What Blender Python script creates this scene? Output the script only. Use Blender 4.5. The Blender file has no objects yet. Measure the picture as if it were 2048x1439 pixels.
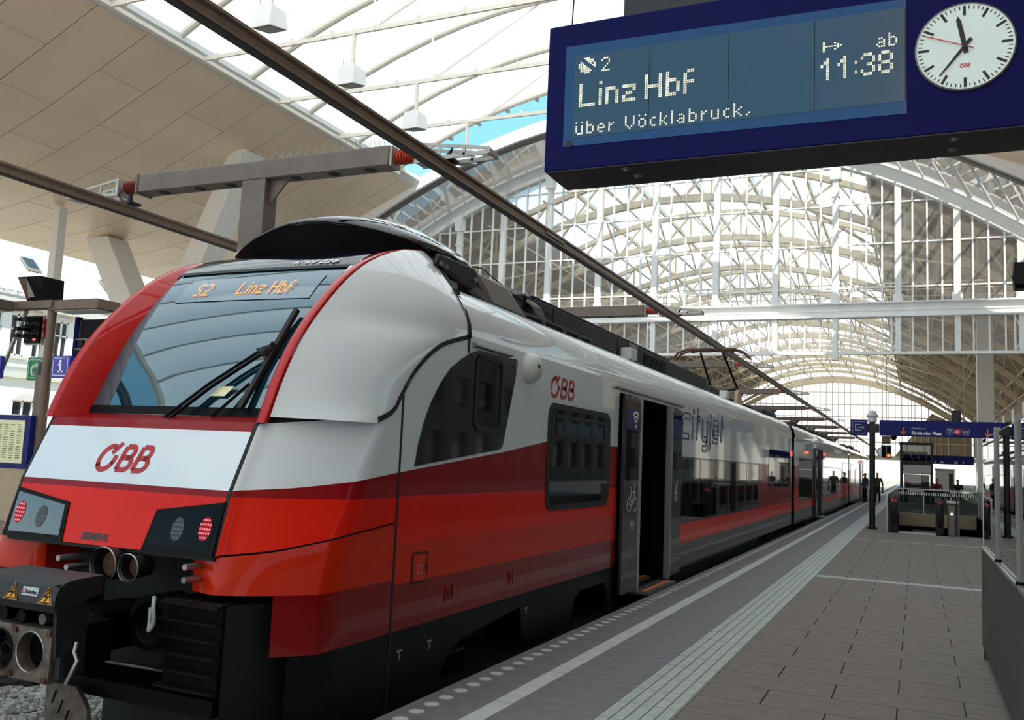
import bpy, bmesh, math, random
from mathutils import Vector as V, Matrix
random.seed(7)
PI = math.pi
S = bpy.context.scene
COL = S.collection

# ------------------------------------------------------------------ camera
cd = bpy.data.cameras.new('camera'); cam = bpy.data.objects.new('camera', cd); COL.objects.link(cam)
YAW, PITCH, ROLL = 0.425711415, 0.108524216, 0.044056037
fw = V((-math.sin(YAW)*math.cos(PITCH), math.cos(YAW)*math.cos(PITCH), math.sin(PITCH)))
r0 = V((math.cos(YAW), math.sin(YAW), 0)); u0 = r0.cross(fw)
rr = r0*math.cos(ROLL)+u0*math.sin(ROLL); uu = u0*math.cos(ROLL)-r0*math.sin(ROLL)
m4 = Matrix(((rr.x, uu.x, -fw.x, 0), (rr.y, uu.y, -fw.y, 0), (rr.z, uu.z, -fw.z, 1.65), (0, 0, 0, 1)))
cam.matrix_world = m4
cd.sensor_fit = 'HORIZONTAL'; cd.sensor_width = 36; cd.lens = 1794.1/2048*36; cd.clip_end = 600; cd.clip_start = .05
S.camera = cam

# ------------------------------------------------------------------ light
W = bpy.data.worlds.new('sky'); S.world = W; W.use_nodes = True
nt = W.node_tree; nt.nodes.clear()
tc = nt.nodes.new('ShaderNodeTexCoord'); sp = nt.nodes.new('ShaderNodeSeparateXYZ')
rp = nt.nodes.new('ShaderNodeValToRGB'); bg = nt.nodes.new('ShaderNodeBackground'); wo = nt.nodes.new('ShaderNodeOutputWorld')
nt.links.new(tc.outputs['Generated'], sp.inputs[0]); nt.links.new(sp.outputs['Z'], rp.inputs[0])
nt.links.new(rp.outputs[0], bg.inputs[0]); nt.links.new(bg.outputs[0], wo.inputs[0])
cr = rp.color_ramp
cr.elements[0].position = 0.0; cr.elements[0].color = (1.3, 1.27, 1.22, 1)
cr.elements[1].position = 1.0; cr.elements[1].color = (.38, .56, .80, 1)
e = cr.elements.new(.12); e.color = (1.12, 1.14, 1.14, 1)
e = cr.elements.new(.32); e.color = (.24, .60, .80, 1)
bg.inputs[1].default_value = 1.35
sd = bpy.data.lights.new('sun', 'SUN'); sun = bpy.data.objects.new('sun', sd); COL.objects.link(sun)
sd.energy = 5.2; sd.angle = .0093; sd.color = (1, .93, .82)
sun.rotation_euler = V((-.45, .75, -1.0)).to_track_quat('-Z', 'Y').to_euler()
S.view_settings.view_transform = 'Standard'; S.view_settings.look = 'None'
S.view_settings.gamma = 1; S.view_settings.use_curve_mapping = False; S.view_settings.exposure = 0.12

# ------------------------------------------------------------------ materials
def srgb(h):
    c = [int(h[i:i+2], 16)/255 for i in (0, 2, 4)]
    return tuple(x/12.92 if x <= .04045 else ((x+.055)/1.055)**2.4 for x in c)
MATS = {}
def mat(name, hexc, rough=.5, metal=0., coat=0., noise=None, bump=0., ior=1.5, emit=0., spec=None):
    m = bpy.data.materials.new(name); m.use_nodes = True; t = m.node_tree
    b = t.nodes['Principled BSDF']; c = srgb(hexc)
    b.inputs['Base Color'].default_value = (*c, 1); b.inputs['Roughness'].default_value = rough
    b.inputs['Metallic'].default_value = metal; b.inputs['Coat Weight'].default_value = coat
    b.inputs['Coat Roughness'].default_value = .03
    b.inputs['IOR'].default_value = ior
    if spec is not None: b.inputs['Specular IOR Level'].default_value = spec
    if emit:
        b.inputs['Emission Color'].default_value = (*c, 1); b.inputs['Emission Strength'].default_value = emit
    if noise:
        sc, am = noise[:2]
        tx = t.nodes.new('ShaderNodeTexCoord'); n = t.nodes.new('ShaderNodeTexNoise'); n.inputs['Scale'].default_value = sc
        n.inputs['Detail'].default_value = 5
        r = t.nodes.new('ShaderNodeValToRGB'); r.color_ramp.elements[0].position = .3; r.color_ramp.elements[1].position = .7
        r.color_ramp.elements[0].color = (*[x*(1-am) for x in c], 1); r.color_ramp.elements[1].color = (*[min(1, x*(1+am)) for x in c], 1)
        t.links.new(tx.outputs['Object'], n.inputs['Vector']); t.links.new(n.outputs['Fac'], r.inputs[0])
        t.links.new(r.outputs[0], b.inputs['Base Color'])
        if bump:
            bp = t.nodes.new('ShaderNodeBump'); bp.inputs['Strength'].default_value = bump; bp.inputs['Distance'].default_value = .02
            t.links.new(n.outputs['Fac'], bp.inputs['Height']); t.links.new(bp.outputs[0], b.inputs['Normal'])
    MATS[name] = m
    return m
def glassmat(name, tint, refl=1.0, base=.04, haze=0.):
    m = bpy.data.materials.new(name); m.use_nodes = True; t = m.node_tree; t.nodes.clear()
    o = t.nodes.new('ShaderNodeOutputMaterial'); mx = t.nodes.new('ShaderNodeMixShader')
    tr = t.nodes.new('ShaderNodeBsdfTransparent'); gl = t.nodes.new('ShaderNodeBsdfGlossy'); fr = t.nodes.new('ShaderNodeFresnel')
    tr.inputs[0].default_value = (*srgb(tint), 1); gl.inputs['Roughness'].default_value = .01
    ma = t.nodes.new('ShaderNodeMath'); ma.operation = 'MULTIPLY_ADD'; ma.inputs[1].default_value = refl; ma.inputs[2].default_value = base; ma.use_clamp = True
    fr.inputs[0].default_value = 1.5
    t.links.new(fr.outputs[0], ma.inputs[0]); t.links.new(ma.outputs[0], mx.inputs[0])
    t.links.new(tr.outputs[0], mx.inputs[1]); t.links.new(gl.outputs[0], mx.inputs[2]); t.links.new(mx.outputs[0], o.inputs[0])
    if haze:   # haze put into the glass as a white scattering film
        df = t.nodes.new('ShaderNodeBsdfDiffuse'); df.inputs[0].default_value = (.85, .84, .8, 1); m2 = t.nodes.new('ShaderNodeMixShader'); m2.inputs[0].default_value = haze
        t.links.new(mx.outputs[0], m2.inputs[1]); t.links.new(df.outputs[0], m2.inputs[2]); t.links.new(m2.outputs[0], o.inputs[0])
    MATS[name] = m; return m
def membrane(name, col, trans=.12):
    m = bpy.data.materials.new(name); m.use_nodes = True; t = m.node_tree; t.nodes.clear()
    o = t.nodes.new('ShaderNodeOutputMaterial'); m1 = t.nodes.new('ShaderNodeMixShader'); m2 = t.nodes.new('ShaderNodeMixShader')
    tl = t.nodes.new('ShaderNodeBsdfTranslucent'); df = t.nodes.new('ShaderNodeBsdfDiffuse'); tr = t.nodes.new('ShaderNodeBsdfTransparent')
    for n in (tl, df): n.inputs[0].default_value = (*col, 1)
    m1.inputs[0].default_value = .2; m2.inputs[0].default_value = trans
    t.links.new(tl.outputs[0], m1.inputs[1]); t.links.new(df.outputs[0], m1.inputs[2])
    t.links.new(m1.outputs[0], m2.inputs[1]); t.links.new(tr.outputs[0], m2.inputs[2]); t.links.new(m2.outputs[0], o.inputs[0])
    MATS[name] = m; return m

mat('car_white', 'DCE3E8', .35, coat=.8, noise=(1.4, .02))
mat('car_crimson', '8A030C', .35, coat=.3, noise=(2, .06), spec=.1)
mat('fin_red', 'B0060C', .3, coat=.6, noise=(2, .05), spec=.1)
mat('car_red', 'DC1A02', .35, coat=.25, noise=(2, .06), spec=.1)
mat('car_orange', 'C42604', .35, coat=.3, noise=(2, .06), spec=.1)
mat('car_maroon', '7C070C', .35, coat=.5, noise=(2, .06), spec=.1)
mat('car_grey', '303034', .35, coat=.4, noise=(2, .1), spec=.2)
mat('skirt', '0B0B0F', .5, noise=(3, .2), spec=.2)
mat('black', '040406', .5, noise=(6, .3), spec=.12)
mat('gloss_black', '07090D', .08, coat=1.)
mat('deep_black', '050506', .7)
mat('rubber', '101012', .65)
mat('dark_glass', '07090B', .03, ior=1.65)
mat('lamp_glass', '050505', .05, ior=1.25)
mat('hood_blue', '070D1A', .06, ior=1.5)
mat('windshield', '0C2A38', .02, ior=2.4)
MATS['windshield'].node_tree.nodes['Principled BSDF'].inputs['Specular Tint'].default_value = (.72, .93, 1, 1)
mat('led_board', '3E6478', .1, ior=2.2)
mat('led_orange', 'FF9A4A', .5, emit=.9)
mat('led_white', 'EDEBD0', .5, emit=.62)
mat('alu', 'A9A9A8', .35, .8)
mat('chrome', 'C8CCD0', .15, 1.)
mat('roof_black', '151517', .6, noise=(2, .2))
mat('roof_grey', '8A8683', .5)
mat('logo_red', 'B0141A', .4)
mat('white_paint', 'F2F2F0', .5)
mat('text_dark', '2A2A30', .5)
mat('city_blue', '1B2350', .4)
mat('yellow', 'E09A12', .5)
mat('coupler_steel', '6E6258', .6, .3, noise=(14, .45), bump=.3)
mat('rust', '5A3B2C', .8, noise=(20, .4), bump=.4)
mat('lamp_red', 'FF5A6A', .3, emit=1.0)
mat('lamp_lens', '2A2E30', .15, ior=1.5)
mat('step_orange', 'D87A3C', .5, emit=.0)
mat('edge_slab', '6F6D70', .75, noise=(9, .14), bump=.12)
mat('paving', '6D635D', .75, noise=(7, .14), bump=.1)
mat('paving_light', '9DA1A1', .75, noise=(7, .12), bump=.1)
mat('tactile', 'A2A9A3', .7, noise=(12, .14), bump=.25)
mat('line_white', 'B9BCB9', .7, noise=(10, .1))
mat('joint', '33302E', .9)
mat('concrete', '9C9A96', .85, noise=(3, .15), bump=.2)
mat('ballast', '8C8984', .95, noise=(25, .4), bump=.8)
mat('rail_steel', '6F6863', .4, .7)
mat('soffit', 'FBE2C6', .36, .12, noise=(.35, .06))
mat('soffit_edge', 'DADCD8', .5)
mat('canopy_top', 'B8B5B0', .8)
mat('steel_cream', 'DDD6C8', .5, noise=(1, .05))
mat('tube_cream', 'F0E8DA', .45)
mat('hall_white', 'F4F5F3', .5, noise=(2, .04))
mat('hall_beige', 'D6C3A4', .55, noise=(2, .08))
mat('hall_wood', '6A5B4E', .8, noise=(1, .2))
mat('hall_ceiling', '9A8771', .8, noise=(1, .12))
mat('gantry', '665A51', .45, noise=(3, .15))
mat('gantry_dark', '3A3634', .5, noise=(3, .15))
mat('cond_dark', '2A2626', .5)
mat('cond_copper', '8C7A6C', .35, .5, noise=(8, .12))
mat('insulator', 'B8452C', .35, coat=.3)
mat('insulator_dark', '7A2E26', .4)
mat('galv', 'A9A49C', .45, .5, noise=(6, .12))
mat('sign_blue', '0E1660', .45, spec=.2)
mat('sign_blue_bright', '2A2E9A', .4)
mat('sign_navy', '060A4A', .5, spec=.1)
mat('display_glass', '1C3A6E', .12, ior=1.6)
mat('display_dark', '0E1838', .16, ior=1.9)
mat('display_under', '1E1D24', .5)
mat('sign_green', '0F8A45', .4)
mat('sign_red', 'C4202A', .5)
mat('arrow_orange', 'D8742A', .5)
mat('clock_face', 'D5E2DD', .4, emit=.1)
mat('clock_black', '0C0F1C', .5)
mat('facade', 'EFEFEA', .8, noise=(2, .03))
mat('facade_trim', 'D9D7CF', .8)
mat('metal_roof', 'D2D3D0', .5, .2)
mat('window_dark', '2B3238', .1, ior=1.7)
mat('post_brown', '6B5647', .5, noise=(4, .15))
mat('post_white', 'D9D5CC', .5)
mat('screen_base', '423D39', .6, noise=(2, .06))
mat('tan_panel', 'B39A7C', .6, noise=(1, .06))
mat('paper', 'EDE7B8', .7, noise=(30, .15))
mat('paper_print', '8C8A66', .8)
mat('screen_post', '8A8580', .5)
mat('steel_dark', '1F1E23', .5, .2, noise=(4, .1))
mat('steel_mid', '67625F', .4, .4, noise=(4, .1))
mat('brass_band', '8A7E66', .4, .5)
mat('stair', '45413E', .8)
mat('signal_red', 'FF4A1E', .4, emit=6)
mat('skin', 'C08A6E', .6); mat('cloth_black', '1A1B20', .9); mat('cloth_olive', '4A4A20', .9); mat('cloth_red', '8A2A26', .9); mat('hair', '2A1E18', .8)
mat('cloth_grey', '5A5C62', .9)
mat('ground', 'B8AC98', .95, noise=(.5, .15))
mat('lantern', 'C9CBC8', .4)
mat('green_leaf', '3E5A2E', .9, noise=(3, .3))
glassmat('pane_glass', 'F4F6F5', .8, .03, .13)
glassmat('screen_glass', 'E2EAEA', 1.2, .16)
glassmat('barrier_glass', 'B4BDB8', .8, .05)
membrane('membrane', (.97, .95, .92), .03)
membrane('roof_glass', (.96, .96, .95), .12)

# ------------------------------------------------------------------ builder
class B:
    def __init__(s): s.v = []; s.f = []; s.m = []; s.cur = 0
    def mt(s, i): s.cur = i; return s
    def poly(s, pts):
        n = len(s.v); s.v += [tuple(p) for p in pts]; s.f.append(tuple(range(n, n+len(pts)))); s.m.append(s.cur); return s
    def hexa(s, p):   # 8 points, bottom ring then top ring
        n = len(s.v); s.v += [tuple(q) for q in p]
        for f in ((3, 2, 1, 0), (4, 5, 6, 7), (0, 1, 5, 4), (1, 2, 6, 5), (2, 3, 7, 6), (3, 0, 4, 7)):
            s.f.append(tuple(n+i for i in f)); s.m.append(s.cur)
        return s
    def box(s, x0, x1, y0, y1, z0, z1):
        return s.hexa([(x0, y0, z0), (x1, y0, z0), (x1, y1, z0), (x0, y1, z0), (x0, y0, z1), (x1, y0, z1), (x1, y1, z1), (x0, y1, z1)])
    def beam(s, a, b, w, h, up=(0, 0, 1)):
        a = V(a); b = V(b); d = (b-a).normalized(); u = V(up)
        if abs(d.dot(u)) > .98: u = V((1, 0, 0))
        x = d.cross(u).normalized()*w/2; y = x.cross(d).normalized()*h/2
        return s.hexa([a-x-y, a+x-y, a+x+y, a-x+y, b-x-y, b+x-y, b+x+y, b-x+y])
    def prism(s, pts, vec):
        n = len(s.v); k = len(pts); vec = V(vec)
        s.v += [tuple(p) for p in pts]+[tuple(V(p)+vec) for p in pts]
        s.f.append(tuple(range(n+k-1, n-1, -1))); s.f.append(tuple(range(n+k, n+2*k))); s.m += [s.cur]*2
        for i in range(k):
            j = (i+1) % k; s.f.append((n+i, n+j, n+k+j, n+k+i)); s.m.append(s.cur)
        return s
    def loft(s, rows, closed=False):
        n = len(s.v); k = len(rows[0])
        for r in rows: s.v += [tuple(p) for p in r]
        for i in range(len(rows)-1):
            for j in range(k if closed else k-1):
                a = n+i*k+j; b = n+i*k+(j+1) % k
                s.f.append((a, b, b+k, a+k)); s.m.append(s.cur)
        return s
    def cyl(s, a, b, r, r2=None, n=12, cap=True):
        a = V(a); b = V(b); r2 = r if r2 is None else r2; d = (b-a).normalized()
        u = V((0, 0, 1)) if abs(d.z) < .9 else V((1, 0, 0)); x = d.cross(u).normalized(); y = d.cross(x)
        ra = [a+(x*math.cos(t)+y*math.sin(t))*r for t in [2*PI*i/n for i in range(n)]]
        rb = [b+(x*math.cos(t)+y*math.sin(t))*r2 for t in [2*PI*i/n for i in range(n)]]
        s.loft([ra, rb], True)
        if cap: s.poly(ra[::-1]); s.poly(rb)
        return s
    def tube(s, pts, r, n=8, cap=True):
        pts = [V(p) for p in pts]; rows = []; px = None
        for i, p in enumerate(pts):
            d = (pts[min(i+1, len(pts)-1)]-pts[max(i-1, 0)]).normalized()
            if px is None:
                u = V((0, 0, 1)) if abs(d.z) < .9 else V((1, 0, 0)); x = d.cross(u).normalized()
            else: x = (px-d*px.dot(d)).normalized()
            px = x; y = d.cross(x); rad = r[i] if isinstance(r, (list, tuple)) else r
            rows.append([p+(x*math.cos(t)+y*math.sin(t))*rad for t in [2*PI*k/n for k in range(n)]])
        s.loft(rows, True)
        if cap: s.poly(rows[0][::-1]); s.poly(rows[-1])
        return s
    def rev(s, prof, o, d, n=16):   # prof [(r, h)] about axis d from o
        d = V(d).normalized(); o = V(o); u = V((0, 0, 1)) if abs(d.z) < .9 else V((1, 0, 0)); x = d.cross(u).normalized(); y = d.cross(x)
        return s.loft([[o+d*h+(x*math.cos(t)+y*math.sin(t))*max(r, 1e-4) for t in [2*PI*k/n for k in range(n)]] for r, h in prof], True)
    def ball(s, c, rx, ry, rz, nu=12, nv=8):
        c = V(c)
        return s.loft([[c+V((rx*math.sin(q)*math.cos(t), ry*math.sin(q)*math.sin(t), rz*math.cos(q))) for t in [2*PI*k/nu for k in range(nu)]]
                       for q in [max(.01, min(PI-.01, PI*i/nv)) for i in range(nv+1)]], True)
    def build(s, name, mats, parent=None, bevel=0, sharp=35, solid=0, kind=None):
        me = bpy.data.meshes.new(name); me.from_pydata(s.v, [], s.f)
        if isinstance(mats, str): mats = [mats]
        for m in mats: me.materials.append(MATS[m])
        me.polygons.foreach_set('material_index', s.m)
        bm = bmesh.new(); bm.from_mesh(me); bmesh.ops.remove_doubles(bm, verts=bm.verts, dist=1e-5)
        bmesh.ops.recalc_face_normals(bm, faces=bm.faces); bm.to_mesh(me); bm.free()
        for p in me.polygons: p.use_smooth = True
        me.set_sharp_from_angle(angle=math.radians(sharp)); me.update()
        o = bpy.data.objects.new(name, me); COL.objects.link(o)
        if solid:
            q = o.modifiers.new('t', 'SOLIDIFY'); q.thickness = solid; q.offset = 0
        if bevel:
            q = o.modifiers.new('b', 'BEVEL'); q.width = bevel; q.segments = 2; q.limit_method = 'ANGLE'; q.angle_limit = math.radians(40)
        adopt(o, parent)
        if kind: o['kind'] = kind
        return o
ORG = {}
def adopt(o, parent):
    """world-space geometry under a thing whose Empty stands at its base"""
    if parent is None: ORG[o.name] = V((0, 0, 0)); return
    w = ORG[parent.name]; o.parent = parent
    o.location = -w; ORG[o.name] = V((0, 0, 0))
def thing(name, label, cat, loc, group=None):
    o = bpy.data.objects.new(name, None); o.empty_display_size = .2; COL.objects.link(o); o.location = loc
    o['label'] = label; o['category'] = cat
    if group: o['group'] = group
    ORG[o.name] = V(loc); return o
def struct(name, label=None, loc=(0, 0, 0)):
    o = bpy.data.objects.new(name, None); COL.objects.link(o); o.location = loc; o['kind'] = 'structure'
    if label: o['label'] = label
    ORG[o.name] = V(loc); return o
def tag(o, label, cat, group=None):
    o['label'] = label; o['category'] = cat
    if group: o['group'] = group
    return o
def dup(o, off, parent):
    c = o.copy(); COL.objects.link(c); c.parent = parent; c.location = o.location+V(off); ORG[c.name] = V((0, 0, 0))
    for k, v in ((k, v) for k, v in o.items() if k == 'kind'): c[k] = v
    return c
def arc(cx, cy, r, a0, a1, n=12, ry=None):
    ry = ry or r
    return [(cx+r*math.cos(math.radians(a0+(a1-a0)*i/n)), cy+ry*math.sin(math.radians(a0+(a1-a0)*i/n))) for i in range(n+1)]
class Fr:   # a flat frame in space: maps (x, y, depth) to world
    def __init__(s, o, u, v):
        s.o = V(o); s.u = V(u).normalized(); s.v = V(v).normalized(); s.n = s.u.cross(s.v)
    def p(s, x, y, d=0): return s.o+s.u*x+s.v*y+s.n*d
def stroke(b, fr, pts, w, d0=0., t=.004, closed=False):
    """flat ribbon with mitred joints, t thick, standing d0 off the frame"""
    P = [V((x, y)) for x, y in pts]; n = len(P); L = []; R = []
    for i in range(n):
        a = P[i-1] if (i > 0 or closed) else None; c = P[(i+1) % n] if (i < n-1 or closed) else None
        d1 = (P[i]-a).normalized() if a is not None else None; d2 = (c-P[i]).normalized() if c is not None else None
        d1 = d1 if d1 is not None else d2; d2 = d2 if d2 is not None else d1
        n1 = V((-d1.y, d1.x)); n2 = V((-d2.y, d2.x)); mm = n1+n2
        if mm.length < .1: mm = n1
        mm.normalize(); k = w/2/max(.35, mm.dot(n1)); L.append(P[i]+mm*k); R.append(P[i]-mm*k)
    rg = range(n if closed else n-1)
    for i in rg:
        j = (i+1) % n; q = [L[i], R[i], R[j], L[j]]
        b.hexa([fr.p(a.x, a.y, d0) for a in q]+[fr.p(a.x, a.y, d0+t) for a in q])
def plate(b, fr, pts, d0=0., t=.004):
    b.prism([fr.p(x, y, d0) for x, y in pts], fr.n*t)
def rrect(x0, x1, y0, y1, r, n=5):
    o = []
    for cx, cy, a in ((x1-r, y1-r, 0), (x0+r, y1-r, 90), (x0+r, y0+r, 180), (x1-r, y0+r, 270)): o += arc(cx, cy, r, a, a+90, n)
    return o
def text(name, s, fr, x, y, size, m, parent, off=.0, d=.004, shear=0., ext=.002, sx=1.):
    c = bpy.data.curves.new(name, 'FONT'); c.body = s; c.size = size; c.offset = off; c.extrude = ext; c.shear = shear; c.resolution_u = 3
    t = bpy.data.objects.new(name, c); COL.objects.link(t)
    dg = bpy.context.evaluated_depsgraph_get(); me = bpy.data.meshes.new_from_object(t.evaluated_get(dg))
    bpy.data.objects.remove(t); bpy.data.curves.remove(c)
    for q in me.vertices:
        q.co = fr.p(x+q.co.x*sx, y+q.co.y, d+q.co.z)
    me.name = name; me.materials.clear(); me.materials.append(MATS[m])
    o = bpy.data.objects.new(name, me); COL.objects.link(o); adopt(o, parent); return o
def cm(pts, n=6):   # smooth a path through its points
    P = [V(p) for p in pts]; o = []
    for i in range(len(P)-1):
        a, b, c, d = P[max(0, i-1)], P[i], P[i+1], P[min(len(P)-1, i+2)]
        for k in range(n):
            t = k/n; o.append(.5*(2*b+(c-a)*t+(2*a-5*b+4*c-d)*t*t+(3*b-a-3*c+d)*t**3))
    return o+[P[-1]]
def obb(name, fr, x, y, h, m, parent, d=.004, squeeze=1.):
    """the railway's wordmark: an O with a slanting tick, then two Bs, leaning forward"""
    b = B(); w = h*.17; sl = .16
    def st(pts, closed=False, ww=w): stroke(b, fr, [(x+(px+py*sl)*h*squeeze, y+py*h) for px, py in pts], ww, min(d, .0012), .0012, closed)
    o = [(.40+.315*math.cos(math.radians(a)), .46+.40*math.sin(math.radians(a))) for a in range(62, 62+325, 13)]
    st(o); st([(.47, .62), (.70, .98)], False, w*.95)
    for x0 in (.98, 1.66):
        st([(x0, .085), (x0, .86)]);
        st([(x0, .86)]+[(x0+.25+.15*math.sin(math.radians(a)), .68+.185*math.cos(math.radians(a))) for a in range(0, 181, 20)]+[(x0, .495)])
        st([(x0+.2, .49)]+[(x0+.28+.19*math.sin(math.radians(a)), .287+.2*math.cos(math.radians(a))) for a in range(0, 181, 20)]+[(x0, .087)])
    return b.build(name, m, parent)
G57 = {'2': '01110 10001 00001 00010 00100 01000 11111', '1': '00100 01100 10100 00100 00100 00100 00100', '3': '01110 10001 00001 00110 00001 10001 01110',
 '8': '01110 10001 10001 01110 10001 10001 01110', ':': '0 0 1 0 0 1 0', 'L': '10000 10000 10000 10000 10000 10000 11111', 'i': '1 0 1 1 1 1 1', 'n': '0000 0000 1110 1001 1001 1001 1001',
 'z': '0000 0000 1111 0001 0110 1000 1111', 'H': '10001 10001 10001 11111 10001 10001 10001', 'b': '1000 1000 1110 1001 1001 1001 1110', 'f': '011 100 100 111 100 100 100',
 'ü': '1001 0000 1001 1001 1001 1001 0111', 'e': '0000 0000 0110 1001 1111 1000 0110', 'r': '000 000 101 110 100 100 100', 'V': '10001 10001 10001 10001 10001 01010 00100',
 'ö': '1001 0000 0110 1001 1001 1001 0110', 'c': '000 000 011 100 100 100 011', 'k': '1000 1000 1001 1010 1100 1010 1001', 'l': '1 1 1 1 1 1 1', 'a': '0000 0000 0110 0001 0111 1001 0111',
 'u': '0000 0000 1001 1001 1001 1001 0111', 'o': '0000 0000 0110 1001 1001 1001 0110', ',': '00 00 00 00 00 01 10', ' ': '00 00 00 00 00 00 00', 'S': '0111 1000 1000 0110 0001 0001 1110',
 '>': '1000000 1000100 1000010 1111111 1000010 1000100 1000000'}
def dots(b, fr, s, x, y, px, py, rep=1, gap=1, d=.004, size=.72):
    """dot-matrix writing: each lit dot a small tile"""
    for ch in s:
        rows = G57[ch].split(); wch = len(rows[0])
        for j, row in enumerate(rows):
            for i, c in enumerate(row):
                if c == '1':
                    for q in range(rep):
                        for q2 in range(rep):
                            X = x+(i*rep+q)*px; Y = y+((6-j)*rep+q2)*py
                            plate(b, fr, [(X, Y), (X+px*size, Y), (X+px*size, Y+py*size), (X, Y+py*size)], d, .001)
        x += (wch+gap)*rep*px
    return x

# ------------------------------------------------------------------ platform floor
fl = struct('floor', 'grey paved station platform with tactile strip and white safety line')
HX0, HX1, HY0, HY1 = -.72, 2.35, 28.75, 44.
b = B()
for x0, x1, y0, y1 in ((-3.06, 3.4, -4, HY0), (-3.06, HX0, HY0, HY1), (HX1, 3.4, HY0, HY1), (-3.06, 3.4, HY1, 175)):
    b.box(x0, x1, y0, y1, -1.0, -.014)
b.build('base', 'joint', fl)
b = B().box(-.002, 1.1535, -.505, .505, -.06, 0)
e0 = None
for k in range(-4, 54):
    y = 5.758+1.02*k+.51
    if e0 is None:
        b = B().box(-3.085, -1.908, y-.506, y+.506, -.09, 0); e0 = b.build('edge_slab', 'edge_slab', fl, bevel=.006); y00 = y
    else: dup(e0, (0, y-y00, 0), fl)
yE = 5.758+1.02*54
B().box(-3.085, -1.908, yE, 170, -.09, 0).build('edge_slab', 'edge_slab', fl)
l0 = None
for k in range(-4, 54):
    y = 5.758+1.02*k+.51
    if l0 is None: l0 = B().box(-2.63, -2.495, y-.504, y+.504, 0, .003).build('safety_line', 'line_white', fl); y00 = y
    else: dup(l0, (0, y-y00, 0), fl)
B().box(-2.63, -2.495, yE, 170, 0, .003).build('safety_line', 'line_white', fl)
d0 = None
for k in range(-4, 40):
    for q in range(5):
        y = 5.758+1.02*k+.11+.2*q
        if d0 is None: d0 = B().cyl((-2.945, y, 0), (-2.945, y, .004), .05, n=20).build('edge_dot', 'line_white', fl); y00 = y
        else: dup(d0, (0, y-y00, 0), fl)
t0 = None
for k in range(-4, 125):
    y = 3.6+.44*k
    if t0 is None:
        b = B().box(-1.903, -1.468, y, y+.434, -.014, -.003)
        for i in range(5): b.box(-1.900+i*.0873, -1.900+i*.0873+.076, y+.004, y+.43, -.003, .005)
        t0 = b.build('tactile_tile', 'tactile', fl, bevel=.003); y00 = y
    else: dup(t0, (0, y-y00, 0), fl)
b = B().box(-1.903, -1.468, 3.6+.44*125, 170, -.014, .0)
for i in range(5): b.box(-1.900+i*.0873, -1.900+i*.0873+.076, 3.6+.44*125, 170, 0, .005)
b.build('tactile_strip', 'tactile', fl)
def slab(x0, x1, y0, y1, m='paving'):
    return B().box(x0+.005, x1-.005, y0+.005, y1-.005, -.014, random.uniform(-.0015, .0015)).build('paving_slab', m, fl)
base = {}
for r in range(-13, 43):
    y = 8.15+.47*r
    lite = r in (15, 35)
    xs = [-1.465]; x = -1.465+(.445 if r % 2 else .8875)
    while x < 3.35: xs.append(x); x += .8875
    xs.append(3.4)
    for x0, x1 in zip(xs[:-1], xs[1:]):
        if x1-x0 < .1: continue
        if y > 28.3: continue
        key = (round(x1-x0, 2), lite)
        if lite and r == 15: slab(x0, x1, y, y+.3, 'paving_light'); slab(x0, x1, y+.3, y+.47)
        elif lite: slab(x0, x1, y, y+.16, 'paving_light'); slab(x0, x1, y+.16, y+.47)
        elif key in base:
            o, ox, oy = base[key]; dup(o, (x0-ox, y-oy, 0), fl)
        else: base[key] = (slab(x0, x1, y, y+.47), x0, y)
for k in range(38): slab(-1.465, HX0-.02, 28.44+.42*k, 28.44+.42*(k+1)) if k % 1 == 0 else None
B().box(-1.465, 3.4, 44.4, 170, -.014, 0).build('paving_run', 'paving', fl)

# track bed, ballast and the two tracks
gr = struct('floor', 'grey ballast bed under the tracks')
B().box(-10.9, -3.06, -12, 175, -1.2, -.74).build('track_bed', 'ballast', gr)
B().box(3.4, 60, -12, 260, -1.2, -.74).build('far_bed', 'ground', gr)
B().box(-120, 120, 175, 400, -1.2, -.75).build('ground_beyond', 'ground', gr)
b = B()
for i in range(2600):
    x = random.uniform(-10.6, -3.4) if i > 1400 else random.uniform(-9, -4.2); y = random.uniform(2.2, 9.5) if i > 1400 else random.uniform(4.2, 7.4)
    r = random.uniform(.025, .055); z = -.735+random.uniform(0, .02)
    a = random.uniform(0, PI); pts = []
    for q in range(5):
        t = a+q*2*PI/5; rq = r*random.uniform(.7, 1.25); pts.append((x+rq*math.cos(t), y+rq*math.sin(t), z+random.uniform(-.01, .015)))
    top = [(x+(p[0]-x)*.55, y+(p[1]-y)*.55, z+r*random.uniform(.6, 1.1)) for p in pts]
    b.loft([pts, top], True).poly(top)
o = b.build('ballast_stones', 'ballast', gr, sharp=10); o['kind'] = 'stuff'
for xc, lab in ((-4.71, 'railway track in shade beneath the red and white train'), (-9.22, 'empty railway track left of the train, beside the far platform')):
    t = thing('railway_track', lab, 'track', (xc, 5, -.74))
    for s in (-1, 1):
        bb = B(); x = xc+s*.75
        bb.box(x-.036, x+.036, -12, 175, -.60, -.55).box(x-.01, x+.01, -12, 175, -.68, -.6).box(x-.07, x+.07, -12, 175, -.70, -.68)
        bb.build('rail', 'rail_steel', t)
    s0 = None
    for k in range(34):
        y = -.5+.6*k
        if s0 is None: s0 = B().box(xc-1.3, xc+1.3, y, y+.24, -.78, -.70).build('sleeper', 'concrete', t, bevel=.02); yy = y
        else: dup(s0, (0, y-yy, 0), t)

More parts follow.
